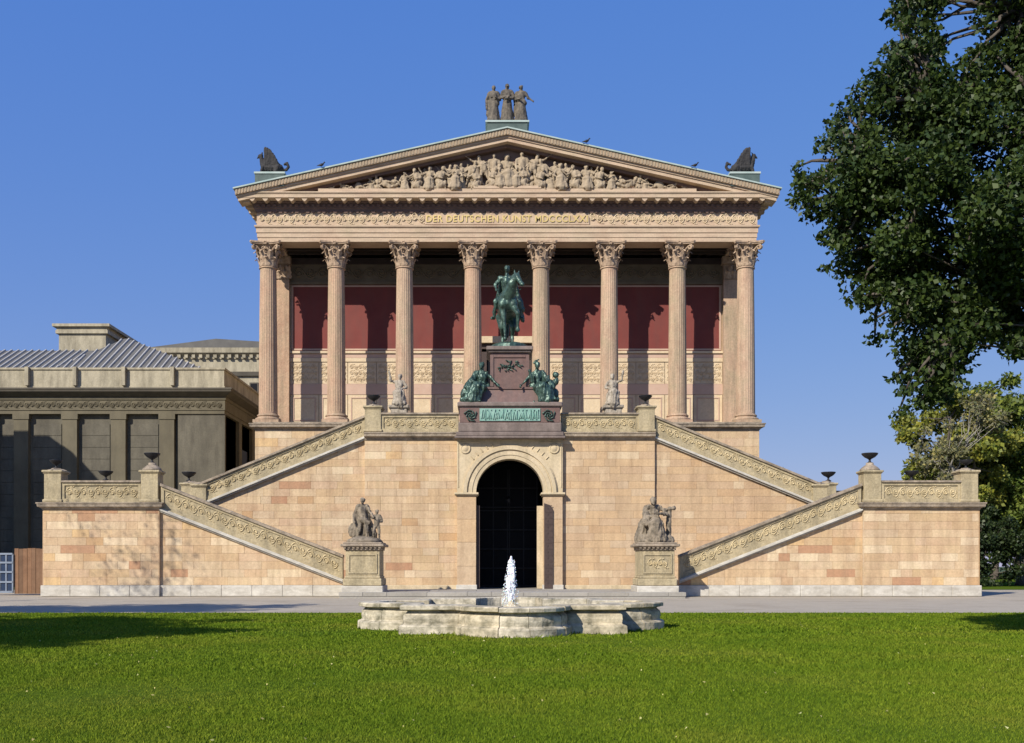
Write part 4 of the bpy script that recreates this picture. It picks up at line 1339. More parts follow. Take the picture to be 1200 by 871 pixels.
# ---- statues on the roof
apx = thing('roof_statue_group', 'three sooty robed women standing side by side on the pediment peak', 'statue', (0, 66.9, 29.85))
MB().box(-1.3, 1.3, 66.3, 67.6, 29.6, 30.3).build('base', M['copper_dark'], apx)
MB().box(-1.42, 1.42, 66.22, 67.68, 30.3, 30.42).build('top_slab', M['copper'], apx)
for i, (x, P, s) in enumerate(((-.88, dict(hl=(-.34, -.05, .78), el=(-.34, .02, 1.1), hr=(.12, -.25, 1.1)), 1.34), (0, dict(hl=(.02, -.25, 1.12), hr=(-.02, -.27, 1.02), el=(-.3, -.02, 1.14), er=(.3, -.02, 1.14)), 1.4), (.9, dict(er=(.34, -.02, 1.2), hr=(.5, -.1, 1.05), hl=(-.1, -.25, 1.05)), 1.34))):
    sculpt('figure', human(P, robe=dict(w=.27, hem=.02, shawl=(i != 1)), fat=1.12), M['musestatue'], apx, voxel=.036, sc=s * 1.07, loc=(x, .0, .57), seed=i * 3, disp=.015, fold=.035)
def griffin(s, label):
    g = thing('griffin_statue', label, 'statue', (s * 15.4, 66.9, 26.6), 'winged beasts on the roof corners')
    MB().box(s * 15.4 - .95, s * 15.4 + .95, 66.3, 67.5, 26.2, 26.98).build('base', M['copper_dark'], g)
    MB().box(s * 15.4 - 1.0, s * 15.4 + 1.0, 66.25, 67.56, 26.98, 27.1).build('top_slab', M['copper'], g)
    P = [('c', (-.35, 0, .5), (.45, 0, .42), .3, .33), ('c', (-.45, 0, .55), (-.62, 0, 1.05), .24, .16), ('e', (-.68, 0, 1.2), (.17, .13, .16)), ('c', (-.76, 0, 1.2), (-.9, 0, 1.08), .08, .03),
         ('c', (-.6, -.02, 1.34), (-.56, 0, 1.45), .06, .03),
         ('c', (-.5, -.18, .5), (-.62, -.18, .05), .12, .07), ('c', (-.5, .18, .5), (-.62, .18, .05), .12, .07), ('c', (-.62, -.18, .05), (-.76, -.18, .04), .08, .06), ('c', (-.62, .18, .05), (-.76, .18, .04), .08, .06),
         ('c', (.45, -.2, .4), (.3, -.24, .15), .22, .12), ('c', (.45, .2, .4), (.3, .24, .15), .22, .12), ('c', (.3, -.24, .1), (.05, -.24, .05), .09, .07), ('c', (.3, .24, .1), (.05, .24, .05), .09, .07)]
    tl = [(.7, 0, .35), (.95, 0, .35), (1.08, 0, .55), (.98, 0, .78), (.82, 0, .7)]
    for a, b_ in zip(tl, tl[1:]): P.append(('c', a, b_, .09, .085))
    for w in (-.2, .2):
        for q in range(7):
            t = q / 6
            P.append(('c', (-.3 + .12 * q, w * .8, .6), (-.32 + .62 * t, w * 1.3, 1.6 - .7 * t ** 1.8), .15, .1))
    P = [(p[0], Vector(p[1]), *p[2:]) if p[0] == 'e' else p for p in P]
    sculpt('beast', xfp(P, s=1.04, mx=-s, dz=.48), M['roofstatue'], g, voxel=.035, disp=.02, fold=.02, loc=(0, 0, 0))
griffin(-1, 'dark winged griffin crouching on the left roof corner facing outward')
griffin(1, 'dark winged griffin crouching on the right roof corner facing outward')
# pigeons on the roof edge
def pigeon(x, label):
    z = AP - abs(x) * SLP + .05
    P = [('e', (0, 0, .14), (.16, .08, .09), (0, -.3, 0)), ('c', (.12, 0, .2), (.17, 0, .28), .045, .04), ('e', (.19, 0, .3), (.05, .045, .045)), ('c', (-.12, 0, .12), (-.28, 0, .08), .05, .02), ('c', (.02, .03, .1), (.02, .03, 0), .015, .015), ('c', (.02, -.03, .1), (.02, -.03, 0), .015, .015), ('c', (.23, 0, .3), (.27, 0, .29), .014, .008)]
    o = sculpt('pigeon', P, M['iron'], voxel=.014, disp=0, fold=0, loc=(x, 66.05, z))
    tag(o, label, 'bird', 'birds perched on the roof edge')
pigeon(-12.0, 'dark bird perched on the left slope of the pediment edge')
pigeon(5.1, 'dark bird perched on the right slope nearest the peak statues')
pigeon(12.1, 'dark bird perched low on the right slope beside the griffin')

# ------------------------------------------------------------ monument on the terrace
ped = thing('monument_pedestal', 'stepped dark red granite pedestal with green bronze reliefs above the archway', 'pedestal', (0, 59, 8.7))
MB().bbox(-3.1, 3.1, 57.2, 61.4, 8.72, 8.86, .03).bbox(-3.02, 3.02, 57.28, 61.3, 8.86, 9.1, .04).build('foot_slab', M['granite_grey'], ped)
MB().bbox(-2.9, 2.9, 57.4, 61.2, 9.1, 9.62, .05).build('lower_block', M['granite_grey'], ped)
MB().bbox(-2.82, 2.82, 57.48, 61.1, 9.62, 10.52, .02).build('relief_block', M['granite'], ped)
MB().bbox(-2.95, 2.95, 57.36, 61.25, 10.52, 10.78, .05).build('ledge', M['granite_grey'], ped)
rp = MB(); rp.box(-1.7, 1.7, 57.42, 57.5, 9.72, 10.42); o = rp.build('bronze_relief', M['bronze_light'], ped)
rb = MB(); rnd = random.Random(5)
for i in range(30):
    x = -1.6 + i * .11
    capsule(rb, (x, 57.4, 9.8 + .1 * rnd.random()), (x + rnd.uniform(-.12, .12), 57.38, 10.15 + .2 * rnd.random()), .04, .03, 6)
    if i % 2: ellipsoid(rb, (x, 57.38, 10.33), (.035, .035, .045), seg=6, rings=4)
rb.build('relief_figures', M['bronze_light'], o, True)
for s in (-1, 1):
    rb = MB()
    for q in range(16):
        a = q * 2.4; r = .03 + .018 * q
        capsule(rb, (s * 2.2 + r * math.cos(a), 57.44, 10.05 + r * math.sin(a)), (s * 2.2 + r * 1.3 * math.cos(a + .7), 57.42, 10.05 + r * 1.3 * math.sin(a + .7)), .035, .045, 5)
    rb.build('bronze_wreath', M['bronze'], ped, True)
fr = MB()
def frustum(mb, xb_, yb0, yb1, z0, xt, yt0, yt1, z1):
    mb.add([(-xb_, yb0, z0), (xb_, yb0, z0), (xb_, yb1, z0), (-xb_, yb1, z0), (-xt, yt0, z1), (xt, yt0, z1), (xt, yt1, z1), (-xt, yt1, z1)],
           [(0, 3, 2, 1), (4, 5, 6, 7), (0, 1, 5, 4), (1, 2, 6, 5), (2, 3, 7, 6), (3, 0, 4, 7)])
frustum(fr, 1.85, 57.9, 61.0, 10.78, 1.4, 58.15, 60.9, 11.62); frustum(fr, 1.48, 58.08, 60.95, 11.62, 1.48, 58.08, 60.95, 11.74)
fr.build('stepped_block', M['granite'], ped)
MB().bbox(-1.06, 1.06, 58.3, 60.8, 11.74, 13.72, .03).build('die', M['granite'], ped)
MB().bbox(-1.2, 1.2, 58.16, 60.95, 13.72, 13.84, .02).bbox(-1.32, 1.32, 58.04, 61.06, 13.84, 14.06, .03).build('top_slab', M['granite_grey'], ped)
MB().box(-1.06 - .05, -.92, 58.24, 58.3, 11.8, 13.6).box(.92, 1.11, 58.24, 58.3, 11.8, 13.6).box(-.91, .91, 58.24, 58.3, 13.45, 13.6).build('die_frame', M['granite'], ped)
rb = MB(); rnd = random.Random(9)
for i in range(36):
    a = rnd.uniform(0, 6.28); r = rnd.random() ** .5
    x, z = .75 * r * math.cos(a), 12.95 + .3 * r * math.sin(a)
    capsule(rb, (x, 58.27, z), (x + rnd.uniform(-.14, .14), 58.22, z + rnd.uniform(-.1, .1)), .045, .03, 5)
rb.build('bronze_coat_of_arms', M['bronze'], ped, True)
# equestrian statue
eq = thing('equestrian_statue', 'green bronze horseman on a stepping horse on top of the red pedestal', 'statue', (0, 59.6, 14.06))
MB().lathe([(1.25, 0), (1.2, .2), (1.1, .3), (1.0, .34)], 0, 0, 0, 20).xf(lambda x, y, z: (x * .95, y * 1.15 + 59.6, z + 14.06)).build('base', M['bronze'], eq)
H = [('c', (0, -.75, 2.45), (0, .75, 2.45), .5, .52), ('e', (0, -.95, 2.5), (.52, .42, .5)), ('e', (0, .95, 2.5), (.5, .5, .5)),
     ('e', (-.24, -1.18, 2.38), (.24, .2, .3)), ('e', (.24, -1.18, 2.38), (.24, .2, .3)),
     ('c', (0, -1.1, 2.8), (.2, -1.5, 3.4), .36, .25), ('c', (.2, -1.5, 3.4), (.38, -1.62, 3.78), .25, .18),
     ('c', (.4, -1.66, 3.8), (.62, -2.05, 3.28), .18, .1), ('e', (.66, -2.12, 3.2), (.12, .13, .12)), ('e', (.44, -1.72, 3.68), (.17, .2, .2)),
     ('c', (.32, -1.56, 3.95), (.3, -1.54, 4.14), .06, .035), ('c', (.5, -1.56, 3.94), (.52, -1.54, 4.12), .06, .035),
     ('c', (.05, -1.2, 3.2), (.24, -1.4, 3.85), .12, .1),
     ('c', (-.27, -1.05, 2.15), (-.2, -1.12, 1.45), .2, .115), ('c', (-.2, -1.12, 1.42), (-.14, -1.1, .62), .1, .07), ('c', (-.14, -1.1, .62), (-.14, -1.17, .42), .075, .12),
     ('c', (.3, -1.1, 2.2), (.46, -1.62, 1.75), .2, .12), ('c', (.46, -1.62, 1.72), (.46, -1.45, 1.05), .1, .07), ('c', (.46, -1.45, 1.05), (.46, -1.42, .86), .075, .12),
     ('c', (-.28, 1.0, 2.2), (-.27, .85, 1.55), .34, .19), ('c', (-.27, .85, 1.5), (-.25, 1.3, 1.15), .15, .1), ('c', (-.25, 1.3, 1.12), (-.24, 1.15, .5), .09, .075), ('c', (-.24, 1.15, .5), (-.24, 1.08, .4), .08, .12),
     ('c', (.28, 1.0, 2.2), (.27, .6, 1.55), .34, .19), ('c', (.27, .6, 1.5), (.25, .95, 1.12), .15, .1), ('c', (.25, .95, 1.1), (.24, .75, .5), .09, .075), ('c', (.24, .75, .5), (.24, .68, .4), .08, .12),
     ('c', (0, 1.45, 2.6), (0, 1.75, 2.2), .13, .18), ('c', (0, 1.75, 2.2), (0, 1.7, 1.2), .18, .08)]
H = [(p[0], Vector(p[1]) + Vector((0, 0, -.02)), *([Vector(p[2]) + Vector((0, 0, -.02))] + list(p[3:]) if p[0] == 'c' else p[2:])) for p in H]
sculpt('horse', H, M['bronze'], eq, voxel=.05, disp=.015, fold=.015, loc=(-.08, .05, .06)).scale = (1.16, 1.08, 1.02)
r0 = 1.0
RD = [('e', (0, .1, 3.05), (.3, .28, .26)), ('c', (0, .1, 3.1), (-.04, 0, 3.72), .24, .28), ('c', (-.3, 0, 3.92), (.26, 0, 3.92), .15, .15), ('c', (0, 0, 3.8), (0, -.02, 4.22), .2, .09),
      ('e', (0, -.05, 4.42), (.14, .17, .19)), ('e', (0, -.2, 4.4), (.03, .04, .05)), ('e', (0, -.14, 4.3), (.07, .07, .06)), ('e', (0, .0, 4.52), (.17, .18, .13)),
      ('c', (-.34, 0, 3.92), (-.66, .05, 3.55), .13, .1), ('c', (-.66, .05, 3.55), (-.56, -.3, 3.2), .09, .07),
      ('c', (.32, 0, 3.92), (.5, -.1, 3.5), .13, .1), ('c', (.5, -.1, 3.5), (.2, -.55, 3.35), .09, .07),
      ('c', (-.2, .05, 3.0), (-.62, -.35, 2.55), .21, .15), ('c', (-.62, -.35, 2.5), (-.74, -.1, 1.75), .13, .085), ('c', (-.74, -.1, 1.7), (-.86, -.4, 1.62), .09, .06),
      ('c', (.2, .05, 3.0), (.62, -.35, 2.55), .21, .15), ('c', (.62, -.35, 2.5), (.76, -.1, 1.75), .13, .085), ('c', (.76, -.1, 1.7), (.88, -.4, 1.62), .09, .06),
      ('c', (.3, .3, 3.85), (.7, .8, 2.3), .16, .26), ('c', (-.3, .3, 3.85), (-.52, .8, 2.6), .15, .2), ('c', (0, .35, 3.8), (0, .95, 2.9), .2, .3),
      ('c', (.42, .2, 3.7), (.82, .4, 2.3), .12, .18), ('c', (.75, .5, 2.6), (.86, .5, 1.7), .14, .1), ('c', (-.3, -.02, 4.02), (-.46, 0, 3.98), .09, .07), ('c', (.26, -.02, 4.02), (.42, 0, 3.98), .09, .07)]
for sgn, (hx, hy, hz) in ((-1, (-.58, -.3, 3.2)), (1, (.2, -.55, 3.35))):
    for q in range(4):
        RD.append(('c', (hx + .035 * (q - 1.5), hy - .06, hz), (hx + .035 * (q - 1.5), hy - .14, hz - .07), .026, .02))
    RD.append(('c', (hx - .07 * sgn, hy - .02, hz), (hx - .1 * sgn, hy - .1, hz - .01), .026, .02))
sculpt('rider', RD, M['bronze'], eq, voxel=.036, disp=.02, fold=.035, loc=(-.12, .12, .16)).scale = (1.06, 1.08, 1.05)
MB().tube([(.15, 57.7, 17.2), (.05, 58.6, 17.3), (.0, 58.9, 17.45)], .025, 4).tube([(.62, 57.75, 17.2), (.45, 58.4, 17.3), (.2, 58.9, 17.4)], .025, 4).build('reins', M['bronze'], eq)
# seated bronze figures at the foot of the pedestal
SEATB = human(dict(pel=(.1, .1, .62), che=(.05, 0, 1.0), nec=(.0, -.03, 1.2), hed=(-.04, -.06, 1.38), sl=(-.18, 0, 1.12), sr=(.2, 0, 1.12), el=(-.36, -.1, .85), hl=(-.2, -.32, .72), er=(.42, -.08, .95), hr=(.62, -.22, .78),
                   pl=(0, .05, .6), pr=(.2, .05, .6), kl=(-.32, -.38, .52), kr=(.16, -.42, .6), al=(-.42, -.3, .1), ar=(.1, -.4, .1)), robe=dict(seated=True, w=.26, hem=.05, shawl=True))
SEATB += [('c', (.15, .15, .3), (.2, .15, .6), .3, .28), ('c', (-.5, -.2, .06), (.5, -.1, .06), .1, .12), ('c', (-.15, .1, 1.05), (-.45, .05, .3), .12, .2)]
for s, lab, ext in ((-1, 'green bronze seated woman leaning on the left flank of the red pedestal', []),
                    (1, 'green bronze seated man with a raised book on the right flank of the red pedestal', [('c', (.35, 0, .5), (.62, -.05, .75), .12, .1), ('e', (.62, -.05, .95), (.1, .1, .12)), ('c', (-.28, -.3, .8), (-.3, -.36, 1.2), .06, .05), ('c', (-.05, -.02, 1.5), (.1, 0, 1.6), .06, .03)])):
    b_ = thing('bronze_figure', lab, 'statue', (s * 1.88, 58.3, 10.78), 'bronze figures seated at the monument')
    pr = xfp(SEATB + (ext if s > 0 else []), s=1.5, mx=-s if s < 0 else 1, rot=0)
    if s < 0: pr = xfp(SEATB, s=1.6, mx=1, lean=.16)
    else: pr = xfp(SEATB + [(p[0], (-p[1][0], p[1][1], p[1][2]), *p[2:]) if p[0] == 'e' else ('c', (-p[1][0], p[1][1], p[1][2]), (-p[2][0], p[2][1], p[2][2]), p[3], p[4]) for p in ext], s=1.6, mx=-1, lean=-.16)
    sculpt('body', pr, M['bronze'], b_, voxel=.042, disp=.02, fold=.045, seed=s, loc=(0, 0, 0))

# small pale statues on the terrace
SM = human(dict(pel=(0, .05, .55), che=(0, 0, .92), nec=(.02, -.02, 1.1), hed=(.03, -.03, 1.27), sl=(-.2, 0, 1.04), sr=(.2, 0, 1.04), el=(-.38, -.08, 1.1), hl=(-.42, -.15, 1.4), er=(.33, -.08, .78), hr=(.12, -.3, .7),
                pl=(-.1, 0, .52), pr=(.1, 0, .52), kl=(-.2, -.35, .55), kr=(.2, -.35, .55), al=(-.18, -.3, .08), ar=(.26, -.3, .08)), robe=dict(seated=True, w=.26, hem=.05))
SM += [('c', (0, .12, .1), (0, .12, .5), .3, .26)]
for s, lab in ((-1, 'pale stone statue with one arm raised left of the bronze monument'), (1, 'pale stone statue seated before a column right of the bronze monument')):
    xx = (468 - 575) / 1200 * 63.5 + CX if s < 0 else (718 - 575) / 1200 * 63.5 + CX
    p_ = thing('statue_pedestal', 'pale grey pedestal of the %s small terrace statue' % ('left' if s < 0 else 'right'), 'pedestal', (xx, 63.5, 9.02), 'small pedestals on the terrace')
    MB().bbox(xx - .62, xx + .62, 62.9, 64.1, 9.02, 9.3, .03).bbox(xx - .5, xx + .5, 63.0, 64.0, 9.3, 11.3, .02).bbox(xx - .62, xx + .62, 62.9, 64.1, 11.3, 11.5, .03).build('block', M['statue_pale'], p_)
    t_ = thing('terrace_statue', lab, 'statue', (xx, 63.5, 11.5), 'small statues on the terrace')
    q = xfp(SM, s=1.42, mx=-s)
    sculpt('body', q, M['statue_pale'], t_, voxel=.04, disp=.02, fold=.035, seed=s)

# ---- statues at the foot of the stairs
for s, mat_ in ((-1, 1), (1, 1)):
    side = 'left' if s < 0 else 'right'
    xx = -7.55 if s < 0 else 7.35
    p_ = thing('statue_pedestal', 'square buff stone pedestal at the foot of the %s staircase' % side, 'pedestal', (xx, 52.6, 0), 'large pedestals flanking the forecourt')
    MB().bbox(xx - 1.05, xx + 1.05, 51.5, 53.84, -.02, .58, .03).build('foot', M['plinth'], p_)
    MB().bbox(xx - .98, xx + .98, 51.6, 53.8, .58, .95, .04).bbox(xx - .9, xx + .9, 51.68, 53.7, .95, 1.08, .03).build('base', M['buff'], p_)
    MB().bbox(xx - .86, xx + .86, 51.74, 53.66, 1.08, 2.38, .015).build('die', M['buff'], p_)
    f = MB(); a, c = xx - .74, xx + .74
    f.box(a, c, 51.69, 51.735, 1.2, 1.28).box(a, c, 51.69, 51.735, 2.12, 2.2).box(a, a + .08, 51.69, 51.735, 1.281, 2.119).box(c - .08, c, 51.69, 51.735, 1.281, 2.119)
    f.build('panel_frame', M['buff'], p_)
    if s > 0:
        rb = MB(); scroll(rb, xx - .5, xx + .5, 1.72, .62, 51.72, period=.5, r=.03); rb.build('panel_carving', M['buff_clean'], p_)
    b = MB().bbox(xx - .92, xx + .92, 51.66, 53.7, 2.38, 2.48, .02).bbox(xx - 1.1, xx + 1.1, 51.48, 53.86, 2.56, 2.7, .03).bbox(xx - .98, xx + .98, 51.6, 53.76, 2.7, 2.78, .02)
    for i in range(9): b.box(xx - .95 + i * .22, xx - .83 + i * .22, 51.56, 51.66, 2.47, 2.56)
    b.box(xx - .93, xx + .93, 51.65, 53.7, 2.48, 2.56).build('cap', M['cornice'], p_)
st1 = thing('statue_group', 'weathered stone statue of a man standing with a child at his side', 'statue', (-7.55, 52.6, 2.78))
MAN = human(dict(pel=(-.05, .02, .92), che=(-.1, -.02, 1.27), nec=(-.1, -.05, 1.45), hed=(-.07, -.08, 1.62), sl=(-.3, 0, 1.38), sr=(.1, 0, 1.4), el=(-.42, .02, 1.1), hl=(-.4, -.12, .84), er=(.24, -.08, 1.17), hr=(.32, -.22, 1.05),
                 pl=(-.16, 0, .9), pr=(.05, 0, .9), kl=(-.2, -.1, .5), kr=(.1, -.18, .52), al=(-.3, -.02, .1), ar=(.12, -.12, .1)))
MAN += [('c', (-.25, .12, 1.4), (-.38, .16, .3), .13, .2), ('c', (.05, .12, 1.35), (0, .18, .2), .15, .22), ('c', (-.1, -.1, .9), (.14, -.1, .78), .1, .1), ('e', (-.42, .02, .48), (.24, .1, .3)), ('c', (.1, .15, .8), (.3, .15, .3), .16, .2)]
BOY = xfp(human(dict(el=(-.25, -.1, 1.3), hl=(-.35, -.2, 1.45), hr=(.2, -.2, 1.1), kl=(-.15, -.2, .5))), s=.72, dx=.48, dy=-.1)
sculpt('man', xfp(MAN, s=1.32), M['statue'], st1, voxel=.032, disp=.02, fold=.03)
sculpt('child', xfp(BOY, s=1.32), M['statue'], st1, voxel=.032, disp=.02, fold=.02, seed=4)
rk = MB(); ellipsoid(rk, (0, 0, 0), (.95, .85, .3), seg=18, rings=8)
rk.xf(lambda x, y, z: (x - 7.55 + .05 * noise.noise(Vector((x * 4, y * 4, z * 4))), y + 52.6, z + 2.82 + .12 * noise.noise(Vector((x * 3, y * 3, 1)))))
rk.build('rocky_base', M['statue'], st1, True)
st2 = thing('statue_group', 'weathered stone statue of a robed seated figure bending over a tablet', 'statue', (7.35, 52.6, 2.78))
SIT = human(dict(pel=(0, .1, .62), che=(-.04, -.02, .98), nec=(-.06, -.12, 1.16), hed=(-.08, -.2, 1.3), sl=(-.26, -.02, 1.1), sr=(.18, -.02, 1.1), el=(-.36, -.12, .8), hl=(-.08, -.34, .82), er=(.36, -.12, .88), hr=(.12, -.38, .9),
                 pl=(-.12, .05, .6), pr=(.12, .05, .6), kl=(-.22, -.38, .62), kr=(.16, -.38, .58), al=(-.16, -.32, .1), ar=(.2, -.3, .1)), robe=dict(seated=True, w=.28, hem=.08, shawl=True))
SIT += [('c', (0, .2, .1), (0, .2, .55), .32, .3), ('c', (-.45, .05, .1), (-.3, .05, .6), .2, .2), ('c', (.42, -.02, .1), (.46, -.02, 1.0), .09, .07), ('c', (.3, -.05, 1.03), (.62, -.05, 1.1), .06, .06), ('c', (-.3, -.1, .1), (.4, -.15, .06), .2, .2)]
sculpt('body', xfp(SIT, s=1.62), M['statue'], st2, voxel=.034, disp=.02, fold=.045)
rk = MB(); ellipsoid(rk, (0, 0, 0), (.95, .85, .25), seg=18, rings=8)
rk.xf(lambda x, y, z: (x + 7.35, y + 52.6, z + 2.8 + .1 * noise.noise(Vector((x * 3, y * 3, 5)))))
rk.build('rocky_base', M['statue'], st2, True)

# ------------------------------------------------------------ fountain
ft = thing('fountain', 'low lobed sandstone fountain basin standing in the lawn', 'fountain', (FX, FY, 0))
def plan():
    pts = []
    r = 1.3
    def lobe(cx, cy, a0):
        for i in range(13):
            a = a0 - math.pi / 2 + math.pi * i / 12
            pts.append((cx + r * math.cos(a), cy + r * math.sin(a)))
    # counter-clockwise from the front (south) lobe
    lobe(FX, FY - FH, -math.pi / 2); pts.append((FX + FH, FY - FH))
    lobe(FX + FH, FY, 0); pts.append((FX + FH, FY + FH))
    lobe(FX, FY + FH, math.pi / 2); pts.append((FX - FH, FY + FH))
    lobe(FX - FH, FY, math.pi); pts.append((FX - FH, FY - FH))
    return pts
PL = plan()
PROF = [(-.5, -.03), (.07, -.03), (.08, .0), (.075, .17), (.05, .2), (-.01, .215), (-.035, .24), (-.02, .34), (-.03, .44), (-.1, .5), (-.12, .53), (-.02, .555), (.05, .57), (.055, .645), (.04, .665), (.0, .672), (-.38, .68), (-.42, .66), (-.42, .3), (-.5, .3)]
def fountain_blocks():
    n = len(PL)
    P = [Vector(p) for p in PL]
    nor = []
    for i in range(n):
        d1 = (P[i] - P[i - 1]).normalized(); d2 = (P[(i + 1) % n] - P[i]).normalized()
        n1, n2 = Vector((d1.y, -d1.x)), Vector((d2.y, -d2.x))
        m = n1 + n2
        nor.append(m / max(.35, m.dot(n1)))
    # cut into stones: each lobe 3 stones, each straight stretch 1 or 2
    seq = []
    i = 0
    for L in range(4):
        b0 = L * 14
        seq += [(b0, b0 + 2), (b0 + 2, b0 + 5), (b0 + 5, b0 + 7), (b0 + 7, b0 + 10), (b0 + 10, b0 + 12), (b0 + 12, b0 + 13), (b0 + 13, (b0 + 14) % n)]
    rnd = random.Random(2)
    for a, b in seq:
        idx = list(range(a, b + 1)) if b > a else list(range(a, n)) + [b]
        pts = [(P[j % n], nor[j % n]) for j in idx]
        # trim both ends for the joint
        def trim(p, q, g): 
            d = (q[0] - p[0]); L_ = d.length
            t = g / L_
            return (p[0] + d * t, p[1].lerp(q[1], t))
        e0 = trim(pts[0], pts[1], .008); e1 = trim(pts[-1], pts[-2], .008)
        pts = [e0] + pts[1:-1] + [e1]
        dz = rnd.uniform(-.008, .008)
        mb = MB(); k = len(PROF); vs = []
        for p, nn in pts:
            for o, z in PROF:
                q = p + nn * (o + dz)
                vs.append((q.x, q.y, z + dz))
        fs = []
        for t in range(len(pts) - 1):
            for c in range(k):
                c2 = (c + 1) % k
                fs.append((t * k + c, t * k + k + c, t * k + k + c2, t * k + c2))
        fs.append(tuple(range(k - 1, -1, -1))); fs.append(tuple((len(pts) - 1) * k + c for c in range(k)))
        fs = [tuple(reversed(f)) for f in fs]
        mb.add(vs, fs)
        mb.build('basin_stone', M['fountain'], ft)
fountain_blocks()
wv = [(FX + (x - FX) * .93, FY + (y - FY) * .93, .5) for x, y in PL]
MB().add(wv, [tuple(range(len(wv)))]).build('water', M['water'], ft)
MB().lathe([(.3, 0), (.3, .5), (.22, .56), (.1, .6), (.06, .72)], FX + .02, FY, 0, 12).build('nozzle', M['fountain'], ft)
# jet
rs = np.random.RandomState(8)
P = []
def jet():
    pr = []
    for k in range(26):
        t = k / 25
        z = .62 + 1.12 * t
        w = .045 + .1 * math.sin(math.pi * min(1, (1 - t) * 1.05)) ** .8 * (1 - .35 * t)
        for q in range(4):
            a = rs.uniform(0, 6.28); rr = w * rs.uniform(.1, .9)
            pr.append(('e', (rr * math.cos(a) - .03 * (1 - t), rr * math.sin(a), z + rs.uniform(-.03, .03)), (rs.uniform(.015, .04), rs.uniform(.015, .04), rs.uniform(.07, .17))))
    return pr
tot = jet()
dm = MB()
for k in range(1300):
    t = rs.rand()
    z = .55 + 1.2 * t ** .8
    w = .2 * (1 - t * .75) + .02
    a = rs.uniform(0, 6.28); rr = w * rs.uniform(.3, 1.15)
    s_ = rs.uniform(.004, .012)
    ellipsoid(dm, (FX + .02 + rr * math.cos(a) - .04 * (1 - t), FY + rr * math.sin(a), z), (s_, s_, s_ * rs.uniform(1, 2.4)), seg=5, rings=4)
jt = sculpt('water_jet', tot, M['foam'], ft, voxel=.016, disp=.012, fold=.01, smooth=1, loc=(.02, 0, 0))
dm.build('spray_drops', M['foam'], jt)['kind'] = 'stuff'

# ------------------------------------------------------------ buildings to the left
LB = 85.0
old = thing('stone_wing_building', 'soot dark classical stone building with pilasters and a striped zinc roof', 'building', (-40, LB, 0))
def op(mb, name, m, parent=None): return mb.build(name, m, parent or old)
XR = (263 - 575) / 1200 * LB + CX            # right corner
XL = -62.0
DB = 125.0
px = lambda x, d=LB: (x - 575) / 1200 * d + CX
pz = lambda y, d=LB: EYE + (663 - y) / 1200 * d
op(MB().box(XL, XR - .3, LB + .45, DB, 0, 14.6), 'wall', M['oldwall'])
# pilasters and recessed bays
for xl, xr in ((-24, -4), (16, 33), (73, 90), (130, 147), (187, 204)):
    op(MB().box(px(xl), px(xr), LB + .0, LB + .46, 2.6, 14.2).box(px(xl) - .08, px(xr) + .08, LB - .06, LB + .46, 13.75, 14.2).box(px(xl) - .08, px(xr) + .08, LB - .06, LB + .46, 2.6, 3.0), 'pilaster', M['oldpil'])
op(MB().box(px(208), XR, LB + .12, LB + .46, 2.6, 14.2), 'corner_wall', M['oldwall'])
for xl, xr in ((-52, -26), (-2, 14), (36, 70), (93, 127), (150, 184)):
    a, c = px(xl), px(xr)
    f = MB()
    for q in range(11):
        f.bbox(a + .02, c - .02, LB + .39, LB + .46, 2.65 + q * .98, 2.65 + (q + 1) * .98 - .02, .012)
    tag(op(f, 'bay_courses', M['oldwall']), kind='stuff')
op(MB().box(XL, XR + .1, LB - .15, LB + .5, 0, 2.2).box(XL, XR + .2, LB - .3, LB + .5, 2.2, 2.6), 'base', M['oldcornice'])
oprect = [(XL, LB), (XR, LB), (XR, DB), (XL, DB)]
op(MB().sweep([(-.4, 14.2), (0, 14.2), (0, 14.5), (.06, 14.5), (.06, 15.3), (.14, 15.36), (.14, 15.6), (-.4, 15.6)], oprect), 'entablature', M['oldpil'])
rb = MB(); scroll(rb, XL + 20, XR - .2, 14.95, .72, LB - .07, period=.9, r=.055); op(rb, 'frieze_carving', M['oldpil'])
op(MB().sweep([(-.4, 15.6), (.2, 15.62), (.7, 15.95), (.75, 16.1), (.8, 16.14), (.8, 16.25), (-.4, 16.3)], oprect), 'cornice', M['oldcornice'])
pzt = pz(431)
op(MB().sweep([(-.5, 16.3), (0.02, 16.3), (0.02, 16.5), (-.04, 16.5), (-.04, pzt - .2), (.06, pzt - .16), (.06, pzt), (-.5, pzt)], oprect), 'parapet', M['oldstone'])
for x in (-20, 35, 91, 148, 205):
    op(MB().box(px(x) - .3, px(x) + .0, LB - .34, LB + .1, 16.52, pzt + .02), 'parapet_pier', M['oldstone'])
for y in range(6):
    op(MB().box(XR - .3, XR + .0, LB + 5 + y * 5, LB + 6 + y * 5, 2.6, 14.2), 'side_pilaster', M['oldpil'])
    if y < 5: op(MB().box(XR - .34, XR - .25, LB + 7 + y * 5, LB + 9 + y * 5, 5, 12), 'side_window', M['doorglass'])
op(MB().box(XR - .6, XR - .3, LB + .5, DB, 0, 14.2), 'side_wall', M['oldwall'])
